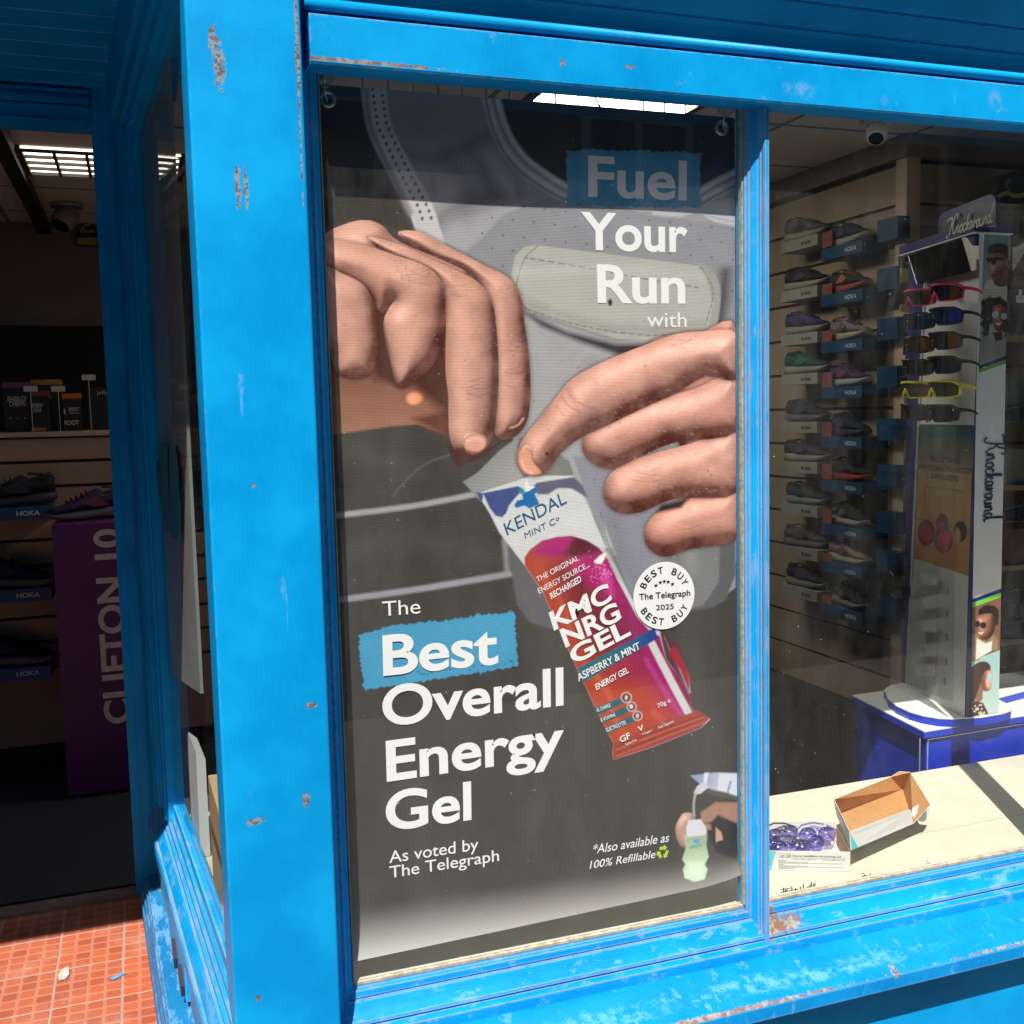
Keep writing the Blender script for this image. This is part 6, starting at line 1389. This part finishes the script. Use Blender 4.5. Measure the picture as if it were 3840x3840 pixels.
for i, (x, y) in enumerate(((188, 325), (412, 325), (658, 233))):
    q = zb9(x, y, 4.97); solo('price_ticket', MB().box((q.x, 4.97, q.z - .02), (q.x + .055, 4.973, q.z + .004)).box((q.x + .025, 4.971, ZC), (q.x + .028, 4.974, q.z - .02)), mat('ticket_grey', (.35, .33, .32), .6), ['small pale price ticket by the energy chews box', 'small pale price ticket over the mustard topped box', 'small pale price ticket standing highest on the counter'][i], 'ticket', 'price tickets on the counter')
# purple plinth with big wording and a shoe
pt = atY(192, 1972, 4.45); PT = pt.z
pl = thing('purple_plinth', 'deep purple display plinth with large upright lettering, half hidden by the door frame', 'plinth', (-.05, 4.6, 0))
PURP = mat('plum_card', (.085, .006, .09), .5, 0, .1, 5)
put('plinth_body', MB().box((pt.x, 4.45, .02), (pt.x + .42, 4.95, PT)), PURP, pl)
bl = atY(465, 2720, 4.448); tl = atY(352, 2712, 4.448); br = atY(440, 1983, 4.448)
g = MB(); X1 = atY(466, 2300, 4.448).x; X0 = atY(365, 2300, 4.448).x; Zb, Zt = atY(400, 2718, 4.448).z, atY(400, 1984, 4.448).z
letters(g, 'CLIFTON 10', Vector((X1, 4.4475, Zb)), Vector((X1, 4.4475, Zt)), Vector((X0, 4.4475, Zb)), .03)
put('plinth_wording', g, mat('plinth_ink', (.55, .42, .42), .6), pl)
def zm(x, y): return (x * .6625, 1280 + y * .6625)
p = atY(*zm(500, 1000), 4.62); p.z = PT + .001
shoe_tree((40, 26, 74), (120, 104, 126), (128, 24, 90), 'dark purple shoe with magenta webbing on top of the purple plinth', (p.x, 4.66, PT + .001), math.radians(200), 'shoes seen through the doorway', 1.25)
for i, (x, y, uc, scol, lb) in enumerate(((70, 935, (22, 22, 34), (60, 66, 92), 'black shoe on the upper blue ledge of the counter wall'), (70, 1395, (24, 30, 84), (120, 116, 108), 'blue shoe with cream sole on the middle ledge of the counter wall'), (70, 1835, (26, 26, 30), (130, 118, 116), 'black shoe with white lined sole on the lowest ledge of the counter wall'))):
    p = atY(*zm(x, y), 4.86)
    shoe_tree(uc, scol, (40, 44, 70), lb, (p.x, 4.88, p.z), math.radians(-8 if i else 184), 'shoes seen through the doorway', 1.3)
    lg = thing('shoe_ledge', ['upper', 'middle', 'lowest'][i] + ' blue ledge with pale lettering on the tan counter wall', 'display ledge', (p.x, 4.9, p.z - .05), 'ledges on the counter wall')
    put('ledge_box', MB().box((p.x - .25, 4.80, p.z - .055), (p.x + .155, 4.999, p.z - .001)), LEDG if i < 2 else mat('navy_box', (.01, .05, .2), .5), lg)
    g = MB(); b_ = Vector((p.x + .02, 4.798, p.z - .036)); letters(g, 'HOKA', b_, b_ + Vector((.09, 0, 0)), b_ + Vector((0, 0, .02)), .03); put('ledge_wording', g, mat('pale_ink', (.45, .5, .52), .6), lg)
solo('door_mat', MB().box((-1.25, 3.54, -.003), (.6, 4.6, .004)), mat('mat_black', (.02, .02, .028), .95, 0, .7, 160, .5), 'large black speckled entrance mat inside the doorway', 'mat')
# ================================================================ SIDE WINDOW THINGS
bd = MB().quad8([side(2.40, -.034, ZS + .52), side(3.07, -.034, ZS + .42), side(3.07, -.041, ZS + .42), side(2.40, -.041, ZS + .52)], [side(2.40, -.034, 2.28), side(3.07, -.034, 2.28), side(3.07, -.041, 2.28), side(2.40, -.041, 2.28)])  # added grey sheet imitating the reflection in the side glass
solo('grey_board', bd, mat('grey_reflection', (.25, .26, .24), .6, 0, .15, 4), 'tall dull grey board standing in for the reflection in the lobby side window', 'board')
STK = mat('sticker_teal', (.012, .14, .20), .4, 0, .3, 30); STW = mat('sticker_edge', (.35, .42, .42), .5)
def onG(x, y, off=.002): return atP(x, y, side(2.5, -.026 + off, 1), Vector((1, .078, 0)).normalized())
def zn(x, y): return (x * .4658, 1300 + y * .4658)
for pts, lb in (([(1282, 786), (1348, 795), (1352, 1000), (1375, 1505), (1310, 1490), (1290, 1200)], 'left tall teal sticker on the lobby side glass'), ([(1363, 797), (1415, 805), (1438, 1000), (1452, 1300), (1448, 1580), (1378, 1530), (1370, 1300), (1362, 1000)], 'right tall teal sticker on the lobby side glass'), ([(1258, 926), (1270, 945), (1282, 1000), (1285, 1100), (1280, 1190), (1268, 1215), (1255, 1180), (1245, 1100), (1244, 1000)], 'small oval teal sticker on the lobby side glass'), ([(1252, 1245), (1272, 1248), (1288, 1525), (1262, 1495)], 'narrow dark blue sticker below the oval one on the lobby side glass')):
    solo('window_sticker', MB().slab([onG(*zn(*q)) for q in pts], .0006), STK, lb, 'sticker', 'stickers on the side glass')
dp = thing('shoe_poster', 'black poster of a pale shoe with white lettering inside the side window', 'poster', side(2.2, -.09, 1.1))
NS = Vector((1, .078, 0)).normalized(); OS = side(2.3, -.085, 1)
def onD(x, y, o=0): return atP(x, y, OS - NS * o, NS)
put('poster_sheet', MB().slab([onD(*q) for q in ((655, 930), (770, 900), (800, 2000), (690, 1960))], .003), mat('poster_black', (.010, .011, .012), .4), dp)
g = MB(); letters(g, 'EXPERIENCE THE', onD(*zn(1485 - 60, 0)[:1] + (0,)) if False else onD(650, 1182, .004), onD(742, 1142, .004), onD(648, 1158, .004), .01)
letters(g, 'SCOTT', onD(694, 1830, .004), onD(724, 1848, .004), onD(693, 1793, .004), .005); letters(g, 'KINABALU 3', onD(698, 1898, .004), onD(756, 1940, .004), onD(697, 1868, .004), .01)
put('poster_wording', g, mat('poster_ink', (.40, .40, .40), .6), dp)
put('poster_shoe', MB().slab([onD(*zn(*q), .004) for q in ((1560, 660), (1590, 655), (1640, 760), (1665, 880), (1662, 960), (1640, 975), (1600, 940), (1575, 850))], .001), mat('pale_cream_ink', (.38, .38, .30), .5), dp)
g = MB()
for L_ in ([(1555, 220), (1548, 160), (1570, 130), (1580, 150)], [(1560, 220), (1590, 300), (1600, 330), (1570, 400)], [(1590, 330), (1575, 380), (1605, 440), (1610, 520), (1630, 610)], [(1565, 280), (1600, 260)]):
    for a_, b_ in zip(L_[:-1], L_[1:]): g.tube([onD(*zn(*a_), .004), onD(*zn(*b_), .004)], .0028, 5)
put('poster_scrawl', g, mat('scrawl_grey', (.28, .27, .24), .6), dp)
put_s = thing('side_shelf', 'cream shelf inside the lobby side window', 'shelf', side(2.6, -.1, ZS - .03))
put('shelf_board', MB().quad8([side(1.99, -.05, .36), side(3.18, -.05, .36), side(3.18, -.24, .36), side(1.99, -.09, .36)], [side(1.99, -.05, .39), side(3.18, -.05, .39), side(3.18, -.24, .39), side(1.99, -.09, .39)]), CREAM, put_s)
sb = thing('white_carton', 'long white carton leaning inside the side window on the cream shelf', 'box', side(2.6, -.07, .39))
q = [atY(696, 2736, 2.9), atY(757, 2758, 2.9)]
put('carton_body', MB().quad8([side(2.72, -.052, .392), side(2.88, -.052, .392), side(2.88, -.076, .392), side(2.72, -.076, .392)], [side(2.72, -.054, q[0].z - .01), side(2.88, -.054, q[0].z), side(2.88, -.076, q[0].z - .02), side(2.72, -.076, q[0].z - .03)]), CARD_W, sb)
put('carton_end', MB().quad8([side(2.881, -.052, .40), side(2.90, -.052, .40), side(2.90, -.066, .40), side(2.881, -.066, .40)], [side(2.881, -.054, q[0].z - .01), side(2.90, -.054, q[0].z - .01), side(2.90, -.066, q[0].z - .01), side(2.881, -.066, q[0].z - .01)]), CARD_B, sb)
bx2 = thing('brown_carton', 'brown cardboard carton with a dark tape stripe inside the side window by the pillar', 'box', side(2.3, -.14, .39))
KR = mat('kraft', (.50, .33, .17), .75, 0, .08, 20)
zt_ = atY(745, 2840, 2.6).z
put('carton_body', MB().quad8([side(2.12, -.048, .392), side(2.46, -.048, .392), side(2.46, -.15, .392), side(2.12, -.15, .392)], [side(2.12, -.048, .60), side(2.46, -.048, zt_), side(2.46, -.15, zt_), side(2.12, -.15, .60)]), KR, bx2, bevel=.003)
put('tape_stripe', MB().quad8([side(2.14, -.0465, .50), side(2.44, -.0465, .56), side(2.44, -.0475, .56), side(2.14, -.0475, .50)], [side(2.14, -.0465, .525), side(2.44, -.0465, .59), side(2.44, -.0475, .59), side(2.14, -.0475, .525)]), mat('brown_tape', (.22, .10, .04), .4), bx2)
# ================================================================ WIRE RACK BEHIND THE POSTER
g = MB()
for k in range(15):
    x = .46 + k * .052; g.tube([(x, 2.16, 1.96), (x, 2.16, 2.30)], .0018, 6)
for z in (1.98, 2.155, 2.29): g.tube([(.43, 2.163, z), (1.22, 2.163, z)], .002, 6)
g.tube([(.98, 2.163, 2.155), (1.02, 2.5, 2.5)], .002, 6); g.tube([(.62, 2.163, 2.155), (.66, 2.5, 2.5)], .002, 6)
solo('wire_rack', g, mat('rack_wire', (.42, .38, .30), .4, .5), 'pale wire grid rack hanging behind the top edge of the poster', 'rack', smooth=True)
# ---- scraps on the lobby floor
def zf(x, y): return (x * .6625, 2560 + y * .6625)
solo('paper_scrap', MB().slab([atZ(*zf(*q), .004) for q in ((328, 1655), (352, 1620), (388, 1606), (392, 1650), (372, 1675), (335, 1685))], .0012), mat('scrap_pink', (.62, .42, .36), .7, 0, .3, 120), 'small crumpled pale sticker scrap on the red floor tiles', 'paper scrap')
solo('blue_tape', MB().slab([atZ(*zf(*q), .003) for q in ((620, 1672), (700, 1640), (716, 1644), (640, 1682))], .001), mat('tape_blue', (.10, .30, .48), .6), 'short strip of blue tape stuck on the red floor tiles', 'tape')
